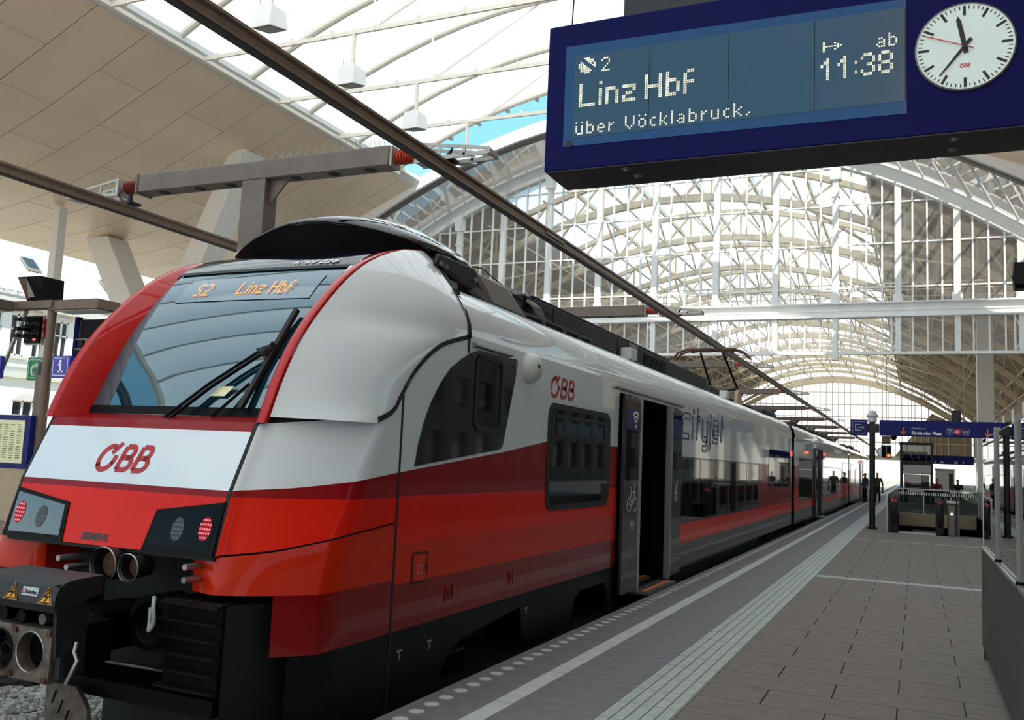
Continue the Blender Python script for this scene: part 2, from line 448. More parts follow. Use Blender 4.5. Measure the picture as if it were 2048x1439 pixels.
# far platform on the left
lp = struct('floor', 'sunlit far platform beyond the left track')
B().box(-34, -11.0, -12, 175, -1.2, -.02).build('base', 'concrete', lp)
B().box(-11.9, -10.87, -12, 175, -.12, 0).build('edge_slab', 'paving_light', lp)
B().box(-34, -11.9, -12, 175, -.02, 0).build('paving_run', 'paving', lp)
B().box(-11.5, -11.38, -12, 175, 0, .004).build('safety_line', 'line_white', lp)
B().box(-120, -34, -30, 175, -1.2, -.05).build('forecourt', 'ground', lp)

# ------------------------------------------------------------------ side canopies
PROF = [(0, 14.0), (-2.1, 13.08), (-4.05, 12.22), (-6.0, 11.52), (-7.74, 10.98), (-10.2, 10.5), (-12.7, 10.2), (-14.7, 10.05)]
def pz(x):
    for (a, za), (c, zc) in zip(PROF[:-1], PROF[1:]):
        if c <= x <= a: return za+(zc-za)*(x-a)/(c-a)
    return PROF[-1][1]
def canopy(xe, sgn, label, y0, y1):
    c = struct('ceiling', label)
    P = lambda x, y, dz=0: (xe+sgn*x, y, pz(x)+dz)
    rows = int(round((y1-y0)/1.855))
    cache = {}
    for r in range(rows):
        y = y0+1.855*r; js = [0]+([-2.0, -5.85, -9.7, -13.55] if r % 2 else [-3.95, -7.8, -11.65])+[-14.7]
        for a, e in zip(js[:-1], js[1:]):
            if (a, e) in cache: o, oy = cache[(a, e)]; dup(o, (0, y-oy, 0), c); continue
            n = max(2, int((a-e)/.8)); xs = [a-.016+(e-a+.032)*i/n for i in range(n+1)]
            lo = [P(x, y+.016) for x in xs]+[P(x, y+.016, .03) for x in reversed(xs)]
            cache[(a, e)] = (B().prism(lo, (0, 1.823, 0)).build('soffit_panel', 'soffit', c), y)
    xs = [p[0] for p in PROF]
    yb = y0+1.855*rows
    B().prism([P(x, y0, .034) for x in xs]+[P(x, y0, .06) for x in reversed(xs)], (0, yb-y0, 0)).build('backing', 'joint', c)
    B().prism([P(x, y0, .07) for x in xs]+[P(x, y0, .9 if x < -1 else .32) for x in reversed(xs)], (0, yb-y0, 0)).build('roof_deck', 'canopy_top', c)
    B().prism([P(x, yb+.005, -.01) for x in xs]+[P(x, yb+.005, .9 if x < -1 else .34) for x in reversed(xs)], (0, .04, 0)).build('end_fascia', 'soffit_edge', c)
    B().prism([(xe-sgn*.0, y0, 13.98), (xe+sgn*.34, y0, 14.22), (xe+sgn*.34, y0, 14.40), (xe, y0, 14.34)], (0, yb-y0, 0)).build('edge_trim', 'soffit_edge', c)
    return c
cl = canopy(-21.3, 1, 'sweeping beige panelled canopy roof on the left', 2.39, 35.)
canopy(.3, -1, 'matching panelled canopy roof over the right side, continued unseen to block light', -48.9, 36.4)  # canopy carried on unseen behind the camera to shade the train side
for (xt, yt, zt, xb, zb, w0, w1, lab) in ((-23.75, 26.5, 12.95, -28.2, 2.6, .75, 1.5, 'pale leaning canopy column behind the gantry post'),
                                (-32.4, 27.8, 10.4, -28.4, 4.0, 1.35, 1.25, 'pale leaning canopy strut left of the train nose')):
    t = thing('canopy_column', lab, 'column', (-28.3, 27.2, 0))
    y0, y1 = yt-.55, yt+.55
    B().hexa([(xb-w1/2, y0, zb), (xb+w1/2, y0, zb), (xb+w1/2, y1, zb), (xb-w1/2, y1, zb), (xt-w0/2, y0, zt), (xt+w0/2, y0, zt), (xt+w0/2, y1, zt), (xt-w0/2, y1, zt)]).build('shaft', 'post_white', t, bevel=.03)
    B().box(xb-.7, xb+.7, y0, y1, 0, zb+.4).build('foot', 'post_white', t, bevel=.03)
t = thing('canopy_post', 'slender white square post rising to the canopy behind the signals', 'post', (-30.5, 23.9, 0))
B().box(-30.68, -30.32, 23.72, 24.08, 0, 10.6).build('shaft', 'post_white', t, bevel=.02)
B().box(-30.85, -30.15, 23.55, 24.25, 0, .12).build('base_plate', 'galv', t)

# ------------------------------------------------------------------ membrane roof over the tracks
mr = struct('ceiling', 'white translucent membrane roof on curved tubes over the tracks')
def mz(x): return 17.25-3.0*((x+10.5)/10.8)**2
mx = [-21.3+21.6*i/16 for i in range(17)]
ty = [33.3-3.3*k for k in range(15)]
tb = pn = None
for k, y in enumerate(ty):
    if tb is None: tb = B().tube([(x, y, mz(x)) for x in mx], .13, 10).build('roof_tube', 'tube_cream', mr)
    else: dup(tb, (0, y-ty[0], 0), mr)
    if k:
        if pn is None:
            rows = []
            for i in range(7):
                f = i/6; rows.append([(x, ty[0]-3.3*f, mz(x)+.12-.45*math.sin(PI*f)*(1-abs((x+10.5)/10.9)**4)) for x in mx])
            pn = B().loft(rows).build('membrane_panel', 'membrane', mr)
        else: dup(pn, (0, -3.3*(k-1), 0), mr)
b = B(); b.beam((-21.2, -13, 14.15), (-21.2, 33.4, 14.15), .3, .25); b.build('edge_beam', 'tube_cream', mr)
b = B(); b.beam((.2, -13, 14.15), (.2, 33.4, 14.15), .3, .25); b.build('edge_beam', 'tube_cream', mr)
for i in range(9):
    x = mx[1+i]; B().box(x-.06, x+.06, 33.35, 33.6, mz(x)-.16, mz(x)+.05).build('clamp', 'galv', mr)
tr = None
for k in range(6):
    y = 28.66-3.72*k
    if tr is None:
        b = B().beam((-21.3, y, 14.1), (.2, y, 14.0), .07, .13)
        for i in range(14): b.box(-20.6+1.5*i, -20.5+1.5*i, y-.06, y+.06, 14.0, 14.22)
        b.beam((-14.6, y, 14.1), (-11.8, y+2, mz(-11.8)), .06, .06).beam((-14.6, y, 14.1), (-15.6, y+1.4, mz(-15.6)), .06, .06)
        tr = b.build('tie_rod', 'tube_cream', mr)
    else: dup(tr, (0, -3.72*k, 0), mr)
# pendant floodlights under the ties
labs = ['white pendant floodlight low over the red insulator arm, partly hidden', 'white pendant floodlight third down the row, above the right overhead rail', 'white pendant floodlight second down the row under the membrane', 'white pendant floodlight topmost in the row beside the overhead rail']
for k in range(4):
    y = 28.66-3.72*k; x = -15.25
    t = thing('floodlight', labs[k], 'lamp', (x, y, 12.3), 'pendant floodlights under the membrane roof')
    B().beam((x, y, 14.05), (x, y, 12.9), .09, .09).build('hanger', 'tube_cream', t)
    b = B().hexa([(x-.3, y-.36, 12.32), (x+.3, y-.36, 12.32), (x+.3, y+.36, 12.5), (x-.3, y+.36, 12.5), (x-.26, y-.3, 12.95), (x+.26, y-.3, 12.95), (x+.26, y+.3, 12.95), (x-.26, y+.3, 12.95)])
    b.build('housing', 'white_paint', t, bevel=.02)
    B().hexa([(x-.24, y-.3, 12.31), (x+.24, y-.3, 12.31), (x+.24, y+.3, 12.46), (x-.24, y+.3, 12.46), (x-.24, y-.3, 12.34), (x+.24, y-.3, 12.34), (x+.24, y+.3, 12.49), (x-.24, y+.3, 12.49)]).build('lens', 'steel_mid', t)
    b = B()
    for i in range(4): b.beam((x-.2+.13*i, y-.2, 12.95), (x-.2+.13*i, y-.2, 13.15), .012, .012)
    b.build('bird_spikes', 'galv', t)['kind'] = 'stuff'

# ------------------------------------------------------------------ historic hall: glazed gable
XC0 = -10.95
def az(x): return 16.25-(x-XC0)**2/43
def oz(x): return 16.3-(x+10.4)**2/46
YF = 35.2
w1 = struct('window_1', 'glazed arched gable screen of the old station hall')
YS = 40.
MULL = [-23.75, -21.35, -18.9, -16.4, -13.8, -11.05, -8.2, -5.6, -3.12, -.66, 1.55, 3.82]
ROWS = [8.78, 9.42, 11.3, 13.05, 14.7, 16.3]
# beam
b = B().box(-25.5, 9, YS-.25, YS+.25, 8.14, 8.2).box(-25.5, 9, YS-.25, YS+.25, 8.72, 8.78).box(-25.5, 9, YS-.06, YS+.1, 8.2, 8.72).box(-25.5, 9, YS-.1, YS-.05, 8.42, 8.46)
b.build('beam', 'hall_white', w1)
b = B()
for xm in MULL:
    for dx in (-.14, .14):
        for z in (8.3, 8.38, 8.55, 8.63): b.cyl((xm+dx, YS-.06, z), (xm+dx, YS-.09, z), .025, n=6)
for i in range(14):
    for z in (8.24, 8.36): b.cyl((-4.9+.2*i, YS-.06, z), (-4.9+.2*i, YS-.09, z), .03, n=6)
o = b.build('rivets', 'hall_white', w1); o['kind'] = 'stuff'
for i, xm in enumerate(MULL):
    zt = az(xm)+.1
    b = B().box(xm-.13, xm+.13, YS-.16, YS+.12, 8.78, zt); b.box(xm-.19, xm+.19, YS-.12, YS+.1, 8.78, 9.1)
    if i in (1, 3, 8): b.box(xm-.22, xm+.22, YS-.26, YS+.12, zt-.75, zt-.1).box(xm-.17, xm+.17, YS-.2, YS+.12, zt-1.5, zt-1.4)
    b.build('mullion', 'hall_white', w1)
    b = B().box(xm-.11, xm+.11, YS-.14, YS+.1, 6.62, 8.14)
    if i % 2: b.box(xm-.28, xm-.22, YS-.14, YS+.1, 6.62, 8.14).beam((xm-.25, YS, 6.7), (xm+.1, YS, 7.35), .06, .07).beam((xm+.1, YS, 7.35), (xm-.25, YS, 8.05), .06, .07)
    if i % 4 == 0: b.box(xm-.12, xm+.12, YS-.14, YS+.1, 6.35, 6.62)
    b.build('band_post', 'hall_white', w1)
B().box(-25.5, 9, YS-.12, YS+.1, 6.58, 6.7).build('bottom_rail', 'hall_white', w1)
for k in range(len(MULL)-1):
    a, c = MULL[k], MULL[k+1]
    xs = [a+(c-a)*q/4 for q in range(5)]
    for q in range(1, 4):
        B().box(xs[q]-.035, xs[q]+.035, YS-.06, YS+.03, 8.78, az(xs[q])).build('glazing_bar', 'hall_white', w1)
        B().box(xs[q]-.03, xs[q]+.03, YS-.06, YS+.03, 6.7, 8.14).build('glazing_bar', 'hall_white', w1)
    for q in range(4):
        x0, x1 = xs[q], xs[q+1]
        for r in range(5):
            z0, z1 = ROWS[r], ROWS[r+1]; ta, tb_ = min(z1, az(x0)), min(z1, az(x1))
            if max(ta, tb_) <= z0+.05: continue
            B().poly([(x0, YS, z0), (x1, YS, z0), (x1, YS, max(z0+.01, tb_)), (x0, YS, max(z0+.01, ta))]).build('pane', 'pane_glass', w1)
        B().poly([(x0, YS, 6.7), (x1, YS, 6.7), (x1, YS, 8.14), (x0, YS, 8.14)]).build('pane', 'pane_glass', w1)
for z in ROWS[1:5]:
    hw = math.sqrt(max(0, (16.25-z)*43)); x0, x1 = max(XC0-hw, -23.75), min(XC0+hw, 3.82)
    B().box(x0, x1, YS-.05, YS+.04, z-.03, z+.03).build('glazing_bar', 'hall_white', w1)
# arch rib and fascia
def archband(f0, f1, y0, y1, x0=-26.6, x1=7.2, n=40):
    b = B(); xs = [x0+(x1-x0)*i/n for i in range(n+1)]
    b.loft([[(x, y0, f0(x)), (x, y0, f1(x)), (x, y1, f1(x)), (x, y1, f0(x))] for x in xs], True); return b
archband(lambda x: az(x)-.04, lambda x: az(x)+.5, YS-.22, YS+.22).build('arch_rib', 'hall_white', w1)
archband(lambda x: az(x)+.5, lambda x: az(x)+.62, YS-.5, YS+.3).build('arch_rib', 'hall_white', w1)
archband(oz, lambda x: oz(x)+.55, YF-.2, YF+.5, -29, 8).build('fascia', 'hall_white', w1)
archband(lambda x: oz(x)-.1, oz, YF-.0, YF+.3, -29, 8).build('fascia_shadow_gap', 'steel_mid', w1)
RX = [-25.4+i*.86 for i in range(36)]
hx = lambda x: -10.4+(x-XC0)*.87
for i, x in enumerate(RX):
    z0 = az(x)+.6; x1 = hx(x); z1 = oz(x1)
    B().beam((x, YS-.1, z0), (x1, YF+.2, z1), .16 if i % 4 == 0 else .06, .1).build('hood_bar', 'hall_white', w1)
    if i+1 < len(RX):
        x2 = RX[i+1]
        B().poly([(x, YS-.1, z0), (x2, YS-.1, az(x2)+.6), (hx(x2), YF+.2, oz(hx(x2))), (x1, YF+.2, z1)]).build('pane', 'pane_glass', w1)
b = B()
for i in range(0, 36, 4):
    x = RX[i]; b.beam((x, YS+.2, az(x)+2.2), (hx(x), YF+.3, oz(hx(x))+.3), .16, .2)
b.build('hood_truss', 'hall_beige', w1)
archband(lambda x: az(x)+.62, lambda x: az(x)+2.7, 41., 41.1, -27, 6).build('gable_boarding', 'hall_ceiling', w1)
# vaulted hall roof behind the screen
hv = struct('ceiling', 'trussed arched roof of the old hall behind the glazed gable')
def vz(d): return 15.3-d*d/43
trs = None; DX = [-19.5+39*i/26 for i in range(27)]
for k in range(12):
    y = 44.5+8.4*k
    if trs is None:
        b = B()
        for off, hh in ((0, .34), (1.55, .26)):
            for i in range(26): b.beam((XC0+DX[i], y, vz(DX[i])+off), (XC0+DX[i+1], y, vz(DX[i+1])+off), .3, hh)
        for i in range(0, 26):
            a, c = DX[i], DX[i+1]
            if i % 2: b.beam((XC0+a, y, vz(a)), (XC0+c, y, vz(c)+1.55), .09, .09)
            else: b.beam((XC0+a, y, vz(a)+1.55), (XC0+c, y, vz(c)), .09, .09)
            if i % 2 == 0: b.beam((XC0+a, y, vz(a)), (XC0+a, y, vz(a)+1.55), .1, .1)
        trs = b.build('truss', 'hall_beige', hv); yy = y
    else: dup(trs, (0, y-yy, 0), hv)
for d in DX[1:-1:2]:
    b = B(); b.beam((XC0+d, 40.3, vz(d)+1.7), (XC0+d, 140, vz(d)+1.7), .14, .2); b.beam((XC0+d, 40.3, vz(d)+.0), (XC0+d, 140, vz(d)+.0), .07, .07)
    for k in range(11):
        y = 44.5+8.4*k
        b.beam((XC0+d, y, vz(d)), (XC0+d, y+2.8, vz(d)+1.65), .09, .09).beam((XC0+d, y+8.4, vz(d)), (XC0+d, y+5.6, vz(d)+1.65), .09, .09)
    b.build('purlin', 'hall_beige', hv)
for k in range(6):   # diagonal wind bracing
    y = 44.5+8.4*2*k
    for s in (-1, 1):
        b = B(); a = s*6.; c = s*13.5
        b.beam((XC0+a, y, vz(a)-.02), (XC0+c, y+8.4, vz(c)-.02), .1, .1).beam((XC0+c, y, vz(c)-.02), (XC0+a, y+8.4, vz(a)-.02), .1, .1)
        b.build('wind_brace', 'hall_beige', hv)
for i in range(26):
    a, c = DX[i], DX[i+1]
    if abs((a+c)/2) < 9.2:
        g = .12 if i % 2 else .02
        B().poly([(XC0+a+g, 40.3, vz(a)+1.85), (XC0+c, 40.3, vz(c)+1.85), (XC0+c, 140, vz(c)+1.85), (XC0+a+g, 140, vz(a)+1.85)]).build('roof_light', 'roof_glass', hv)
    else:
        B().poly([(XC0+a, 40.3, vz(a)+1.85), (XC0+c, 40.3, vz(c)+1.85), (XC0+c, 140, vz(c)+1.85), (XC0+a, 140, vz(a)+1.85)]).build('roof_boarding', 'hall_ceiling', hv, solid=.1)
# catwalk behind the screen
b = B().box(-24, 5, 41.2, 42, 8.85, 8.9)
for z in (9.35, 9.65, 9.95): b.box(-24, 5, 41.95, 41.99, z, z+.04)
for i in range(30): b.box(-24+i, -23.96+i, 41.95, 41.99, 8.9, 9.98)
b.build('catwalk', 'hall_beige', hv)
# far gable
w2 = struct('window_2', 'far glazed gable at the other end of the old hall')
b = B()
for i in range(36):
    x = XC0-15+i*.86; zt = vz(x-XC0)-.1
    if zt > 4.3: b.beam((x, 140.5, 4.2), (x, 140.5, zt), .22 if i % 4 == 0 else .08, .1)
for z in (4.2, 6.2, 8., 9.8, 11.6, 13.4):
    hw = math.sqrt(max(.1, (15.2-z)*43)); b.beam((XC0-hw, 140.5, z), (XC0+hw, 140.5, z), .12, .12, up=(0, 1, 0))
o = b.build('glazing_bars', 'hall_beige', w2); o['kind'] = 'stuff'
archband(lambda x: vz(x-XC0)-.5, lambda x: vz(x-XC0)+.2, 140.3, 140.7, XC0-16, XC0+16).build('arch_rib', 'hall_beige', w2)
B().box(XC0-18, XC0+19, 140.4, 140.8, 3.7, 4.3).build('beam', 'hall_beige', w2)
B().prism([(XC0+8, 140.6, 4.2), (XC0+18, 140.6, 4.2), (XC0+18, 140.6, 8), (XC0+13, 140.6, 10.5)], (0, .1, 0)).build('boarded_corner', 'hall_ceiling', w2)
B().prism([(XC0-8, 140.6, 4.2), (XC0-18, 140.6, 4.2), (XC0-18, 140.6, 8), (XC0-13, 140.6, 10.5)], (0, .1, 0)).build('boarded_corner', 'hall_ceiling', w2)
# right flank of the hall
wr = struct('wall_right', 'pale pillared flank of the old hall on the right')
for k in range(9):
    y = 66+8.4*k; B().box(7.2, 8.2, y, y+2.0, -.7, 7.4).build('pillar', 'post_white', wr)
    b = B().beam((7.6, y+2.0, .9), (7.6, y+5, 4.2), .12, .12).beam((7.6, y+5, .9), (7.6, y+2.2, 4.2), .12, .12)
    b.build('cross_brace', 'hall_beige', wr)
B().box(7.3, 8.1, 44, 142, 4.4, 7.6).build('lintel', 'hall_ceiling', wr)
B().box(7.3, 8.1, 44, 142, -.8, .55).build('parapet', 'hall_wood', wr)
t = thing('hall_column', 'tall pale square column beyond the escalators on the right', 'column', (3.4, 54, 0))
B().box(2.98, 3.78, 53.7, 54.5, -.4, 11.5).build('shaft', 'post_white', t, bevel=.02)
B().box(2.88, 3.88, 53.6, 54.6, -.4, .3).build('plinth', 'concrete', t, bevel=.02)

# ------------------------------------------------------------------ building on the left
bl = thing('station_building', 'long white sunlit building with pale seamed roof, behind the left signs', 'building', (-56, 45, 0))
WZ = 10.9
def wall_with(holes):
    ys = sorted({20., 90.} | {h[0] for h in holes} | {h[1] for h in holes}); zs = sorted({-.1, WZ} | {h[2] for h in holes} | {h[3] for h in holes})
    b = B()
    for y0, y1 in zip(ys[:-1], ys[1:]):
        for z0, z1 in zip(zs[:-1], zs[1:]):
            if not any(h[0] <= (y0+y1)/2 <= h[1] and h[2] <= (z0+z1)/2 <= h[3] for h in holes): b.box(-56.4, -56, y0, y1, z0, z1)
    return b
holes = []
for k in range(-10, 24):
    yc = 41.55+1.72*k
    if yc > 22: holes.append((yc-.55, yc+.55, 7.1, 9.95))
for k in range(-4, 14): holes.append((42.5+3.4*k-.8, 42.5+3.4*k+.8, 1.2, 4.1)) if 42.5+3.4*k > 22 else None
wall_with(holes).build('wall', 'facade', bl)
B().box(-62, -56.5, 20, 90, -.1, 10).build('interior_block', 'window_dark', bl)
for (y0, y1, z0, z1) in holes:
    if not 30 < y0 < 62: continue
    f = B()
    for q in ((y0, y0+.09, z0, z1), (y1-.09, y1, z0, z1), (y0, y1, z0, z0+.1), (y0, y1, z1-.1, z1), ((y0+y1)/2-.06, (y0+y1)/2+.06, z0, z1), (y0, y1, z0+(z1-z0)*.62, z0+(z1-z0)*.62+.1)): f.box(-56.2, -56.1, *q)
    o = f.build('window', 'white_paint', bl)
    p = B().box(-56.24, -56.22, y0, y1, z0, z1).build('pane', 'window_dark', o)
    g = B().box(-56, -55.85, y0-.2, y1+.2, z0-.22, z0-.02)
    if z0 > 5: g2 = B().box(-56, -55.9, y0-.15, y1+.15, z1+.05, z1+.3)
    else: g2 = B().prism([(-56, y0-.1+(y1-y0+.2)*i/8, z1+.5*math.sin(PI*i/8)) for i in range(9)], (.15, 0, 0))
    g.build('window_surround', 'facade_trim', bl)
    if g2: g2.build('window_hood', 'facade_trim', bl)
B().box(-56, -55.7, 20, 90, 5.6, 5.95).box(-56, -55.85, 20, 90, 6.3, 6.4).build('string_course', 'facade_trim', bl)
B().box(-56.4, -55.3, 20, 90, WZ-.5, WZ).build('cornice', 'facade_trim', bl)
B().box(-55.6, -55.3, 20, 90, WZ, WZ+.2).build('gutter', 'galv', bl)
b = B().prism([(-55.4, 20, WZ), (-63, 20, WZ+7), (-63, 20, WZ-.1)], (0, 70, 0)); b.build('roof', 'metal_roof', bl)
for k in range(76):
    y = 22+.62*k
    B().beam((-55.4, y, WZ+.03), (-63, y, WZ+7.03), .05, .07).build('roof_seam', 'metal_roof', bl)
for y, f in ((43.4, .36), (37, .36), (50, .3)):
    x = -55.4-7.6*f; z = WZ+7*f; o = B().prism([(x, y, z+.1), (x-1, y, z+1.05), (x-1, y, z+1.2), (x, y, z+.25)], (0, 1.1, 0)).build('skylight', 'galv', bl)
    B().prism([(x-.1, y+.12, z+.36), (x-.9, y+.12, z+1.12), (x-.9, y+.12, z+1.14), (x-.1, y+.12, z+.38)], (0, .86, 0)).build('pane', 'window_dark', o)
b = B()
for k in range(40): b.beam((-55.7, 24+k, WZ+.1), (-55.7, 24+k, WZ+.55), .05, .05)
b.beam((-55.7, 24, WZ+.5), (-55.7, 64, WZ+.5), .05, .05).build('snow_guard', 'galv', bl)

# ------------------------------------------------------------------ right-hand side: unseen building, added to keep light off the train side
rb_ = struct('wall_right', 'unseen long building added beyond the right-hand tracks to block side light')
B().box(24, 24.6, -60, 230, -1, 1.0).box(24, 24.6, -60, 230, 3.4, 5.2).box(24, 24.6, -60, 230, 7.4, 11.).build('wall', 'hall_wood', rb_)
for k in range(74):
    y = -60+4*k
    B().box(23.9, 24.7, y, y+1.5, -1, 11).build('pier', 'hall_wood', rb_)
    if k < 73:
        for z0, z1 in ((1, 3.4), (5.2, 7.4)): B().box(24.3, 24.35, y+1.5, y+4, z0, z1).build('pane', 'window_dark', rb_)
B().box(8.4, 24, -60, 230, -1, 0).build('platform', 'stair', rb_)
# ------------------------------------------------------------------ the train
XC = -4.71
def lerp(x, X, Y):
    if x <= X[0]: return Y[0]
    for i in range(len(X)-1):
        if x <= X[i+1]: return Y[i]+(Y[i+1]-Y[i])*(x-X[i])/(X[i+1]-X[i])
    return Y[-1]
def smo(x, X, Y):
    if x <= X[0]: return Y[0]
    for i in range(len(X)-1):
        if x <= X[i+1]:
            h = X[i+1]-X[i]; t = (x-X[i])/h; sl = lambda k: (Y[k+1]-Y[k])/(X[k+1]-X[k])
            m0 = sl(i) if i == 0 else (sl(i-1)+sl(i))/2; m1 = sl(i) if i+2 >= len(X) else (sl(i)+sl(i+1))/2
            return (2*t**3-3*t*t+1)*Y[i]+(t**3-2*t*t+t)*h*m0+(3*t*t-2*t**3)*Y[i+1]+(t**3-t*t)*h*m1
    return Y[-1]
def yf(z): return lerp(z, [.5, .97, 1.37, 1.74, 1.80], [4.1, 4.21, 4.32, 4.49, 4.52])
def gy(z): return smo(z, [1.845, 2.2, 2.55, 2.86, 3.03, 3.15, 3.25, 3.31, 3.34], [4.69, 4.855, 5.065, 5.32, 5.505, 5.69, 5.92, 6.2, 6.5])
def ya(z): return smo(z, [1.80, 2.1, 2.4, 2.68, 2.9, 3.06, 3.18, 3.26, 3.315], [4.5, 4.625, 4.80, 5.045, 5.285, 5.52, 5.77, 6.0, 6.27])
def T(w, y, z): return (XC+w, y, z)
SIDE = Fr((XC+1.41, 0, 0), (0, 1, 0), (0, 0, 1))
car = thing('train_car', 'leading car with red and white sloping cab front and open door', 'train', (XC, 14, -.55))
def side(name, m, pts, d=-.02, t=.02, p=car, bevel=0):
    b = B(); plate(b, SIDE, pts, d, t); return b.build(name, m, p, bevel=bevel)
# roof and far wall of a car
RP = [(1.41, 2.62), (1.41, 2.66), (1.395, 2.76), (1.355, 2.87), (1.30, 2.955), (1.23, 3.015), (1.1, 3.05), (.5, 3.09)]
RPF = RP+[(-w, z) for w, z in reversed(RP)]
def shell(p, y0, y1):
    n = max(2, int((y1-y0)/3))
    B().loft([[T(w, y0+(y1-y0)*i/n, z) for w, z in RPF] for i in range(n+1)]).build('roof_shell', 'car_white', p, sharp=60)
    B().box(XC-1.41, XC-1.37, y0, y1, -.2, 2.62).build('far_wall', 'car_white', p)
    B().box(XC-1.37, XC+1.3, y0, y0+.05, -.2, 3.0).box(XC-1.37, XC+1.3, y1-.05, y1, -.2, 3.0).box(XC-1.37, XC+1.3, y0, y1, -.2, -.15).build('bulkheads', 'deep_black', p)
shell(car, 6.38, 27.25)
# --- near side wall
DZ0, DZ1 = .05, 2.5
side('wall_panel', 'car_white', [(5.46, 1.515), (7.16, 1.695), (8.2, 1.825), (10.5, 1.84), (10.5, 2.62), (6.40, 2.62), (5.96, 2.49), (5.62, 2.27), (5.46, 2.07)])
side('crimson_band', 'car_crimson', [(5.46, 1.35), (10.5, 1.35), (10.5, 1.84), (8.2, 1.825), (7.16, 1.695), (5.46, 1.515)])
side('red_band', 'car_red', [(5.46, 1.02), (10.5, 1.02), (10.5, 1.35), (5.46, 1.35)])
side('orange_band', 'car_orange', [(5.46, .74), (10.5, .74), (10.5, 1.02), (5.46, 1.02)])
side('maroon_band', 'car_maroon', [(5.46, .42), (10.5, .42), (10.5, .74), (5.46, .74)])
side('skirt', 'skirt', [(5.46, -.3), (5.9, -.32), (6.35, .1), (6.55, .2), (7.75, .3), (7.8, .05), (7.95, -.05), (9.1, -.05), (9.2, .2), (9.35, .26), (10.15, .26), (10.3, .15), (10.35, -.2), (10.5, -.2), (10.5, .42), (5.46, .42)], -.05, .03)
side('door_header', 'car_white', [(10.5, 2.5), (13.55, 2.5), (13.55, 2.62), (10.5, 2.62)])
side('white_band', 'car_white', [(13.55, 1.79), (27.25, 1.75), (27.25, 2.62), (13.55, 2.62)])
side('grey_band', 'car_grey', [(13.5, .1), (27.25, .1), (27.25, .46), (13.62, .46), (13.62, .76), (13.5, .76)])
side('red_stripe', 'car_red', [(13.62, .46), (27.25, .46), (27.25, .76), (13.62, .76)])
side('window_band', 'car_grey', [(13.5, .76), (21.1, .76), (21.1, 1.77), (13.5, 1.79)])
side('red_panel', 'car_crimson', [(21.1, .76), (27.25, .76), (27.25, 1.75), (21.1, 1.77)])
side('skirt', 'skirt', [(13.5, -.15), (21.4, -.15), (21.5, .1), (13.5, .1)], -.05, .03)
for k in range(5):
    y = 13.56+1.52*k; side('side_window', 'dark_glass', [(y, .80), (y+1.48, .80), (y+1.48, 1.75-.004*k), (y, 1.76-.004*k)], .0, .006)
o = side('side_window', 'dark_glass', rrect(22.8, 26.8, 1.2, 2.15, .12), 0, .008)
o = side('window_frame', 'rubber', rrect(8.2, 10.17, 1.15, 2.215, .14), 0, .008)
w_ = side('side_window', 'dark_glass', rrect(8.27, 10.10, 1.21, 2.155, .1), .004, .006)
b = B(); stroke(b, SIDE, [(8.42, 1.895), (9.94, 1.895), (9.94, 2.09), (8.42, 2.09)], .035, .01, .008, True); b.build('hopper_frame', 'rubber', w_)
b = B(); plate(b, SIDE, [(8.45, 1.92), (9.91, 1.92), (9.91, 2.065), (8.45, 2.065)], .009, .003); b.build('hopper_pane', 'windshield', w_)
o = side('cab_side_glazing', 'gloss_black', [(5.655, 1.56), (5.69, 1.72), (5.75, 1.87), (5.84, 2.03), (5.975, 2.19), (6.12, 2.32), (6.29, 2.41), (6.45, 2.48), (6.6, 2.52), (7.38, 2.535), (7.41, 2.51), (7.15, 1.75), (7.1, 1.72)], 0, .006)
b = B(); stroke(b, SIDE, rrect(6.58, 7.07, 1.88, 2.47, .07), .045, .004, .014, True); b.build('window_frame', 'rubber', o)
b = B(); plate(b, SIDE, rrect(6.6, 7.05, 1.9, 2.45, .06), .005, .004); b.build('window_pane', 'dark_glass', o)
for y0, y1 in ((6.48, 7.21), (10.2, 13.72)):
    b = B(); b.prism([SIDE.p(y0, 2.535, 0), SIDE.p(y0, 2.575, 0), SIDE.p(y0, 2.565, .05), SIDE.p(y0, 2.545, .05)], (0, y1-y0, 0)); b.build('rain_gutter', 'alu', car)
# seam strips
b = B(); stroke(b, SIDE, [(5.45, -.2), (5.45, 2.06)], .022, .0, .004); b.build('seam_strip', 'rubber', car)
b = B(); stroke(b, SIDE, [(6.42, 2.62), (6.42, 2.48)], .03, .0, .006); b.build('seam_strip', 'rubber', car)
# hatches
o = side('service_hatch', 'car_orange', rrect(5.71, 5.9, .735, .925, .012), 0, .008); b = B(); stroke(b, SIDE, rrect(5.7, 5.91, .725, .935, .015), .012, .001, .006, True); b.build('hatch_seal', 'rubber', o)
b = B(); plate(b, SIDE, [(5.88, .80), (5.91, .80), (5.91, .86), (5.88, .86)], .006, .006); b.build('latch', 'rubber', o)
b = B(); stroke(b, SIDE, [(5.77, .79), (5.82, .79), (5.82, .85), (5.77, .85)], .008, .008, .002, True); b.build('hatch_mark', 'alu', o)
for y, z in ((7.45, .6), (6.28, .6)): b = B(); stroke(b, SIDE, rrect(y-.05, y+.05, z-.06, z+.06, .01), .015, 0, .008, True); plate(b, SIDE, [(y-.015, z-.04), (y+.015, z-.04), (y+.015, z+.02), (y-.015, z+.02)], 0, .01); b.build('socket_plate', 'car_maroon', car)
for y in (5.62, 6.05, 7.88): b = B(); stroke(b, SIDE, [(y-.04, .27), (y+.04, .27)], .012, -.018, .004); stroke(b, SIDE, [(y, .27), (y, .21)], .012, -.018, .004); b.build('jacking_mark', 'alu', car)
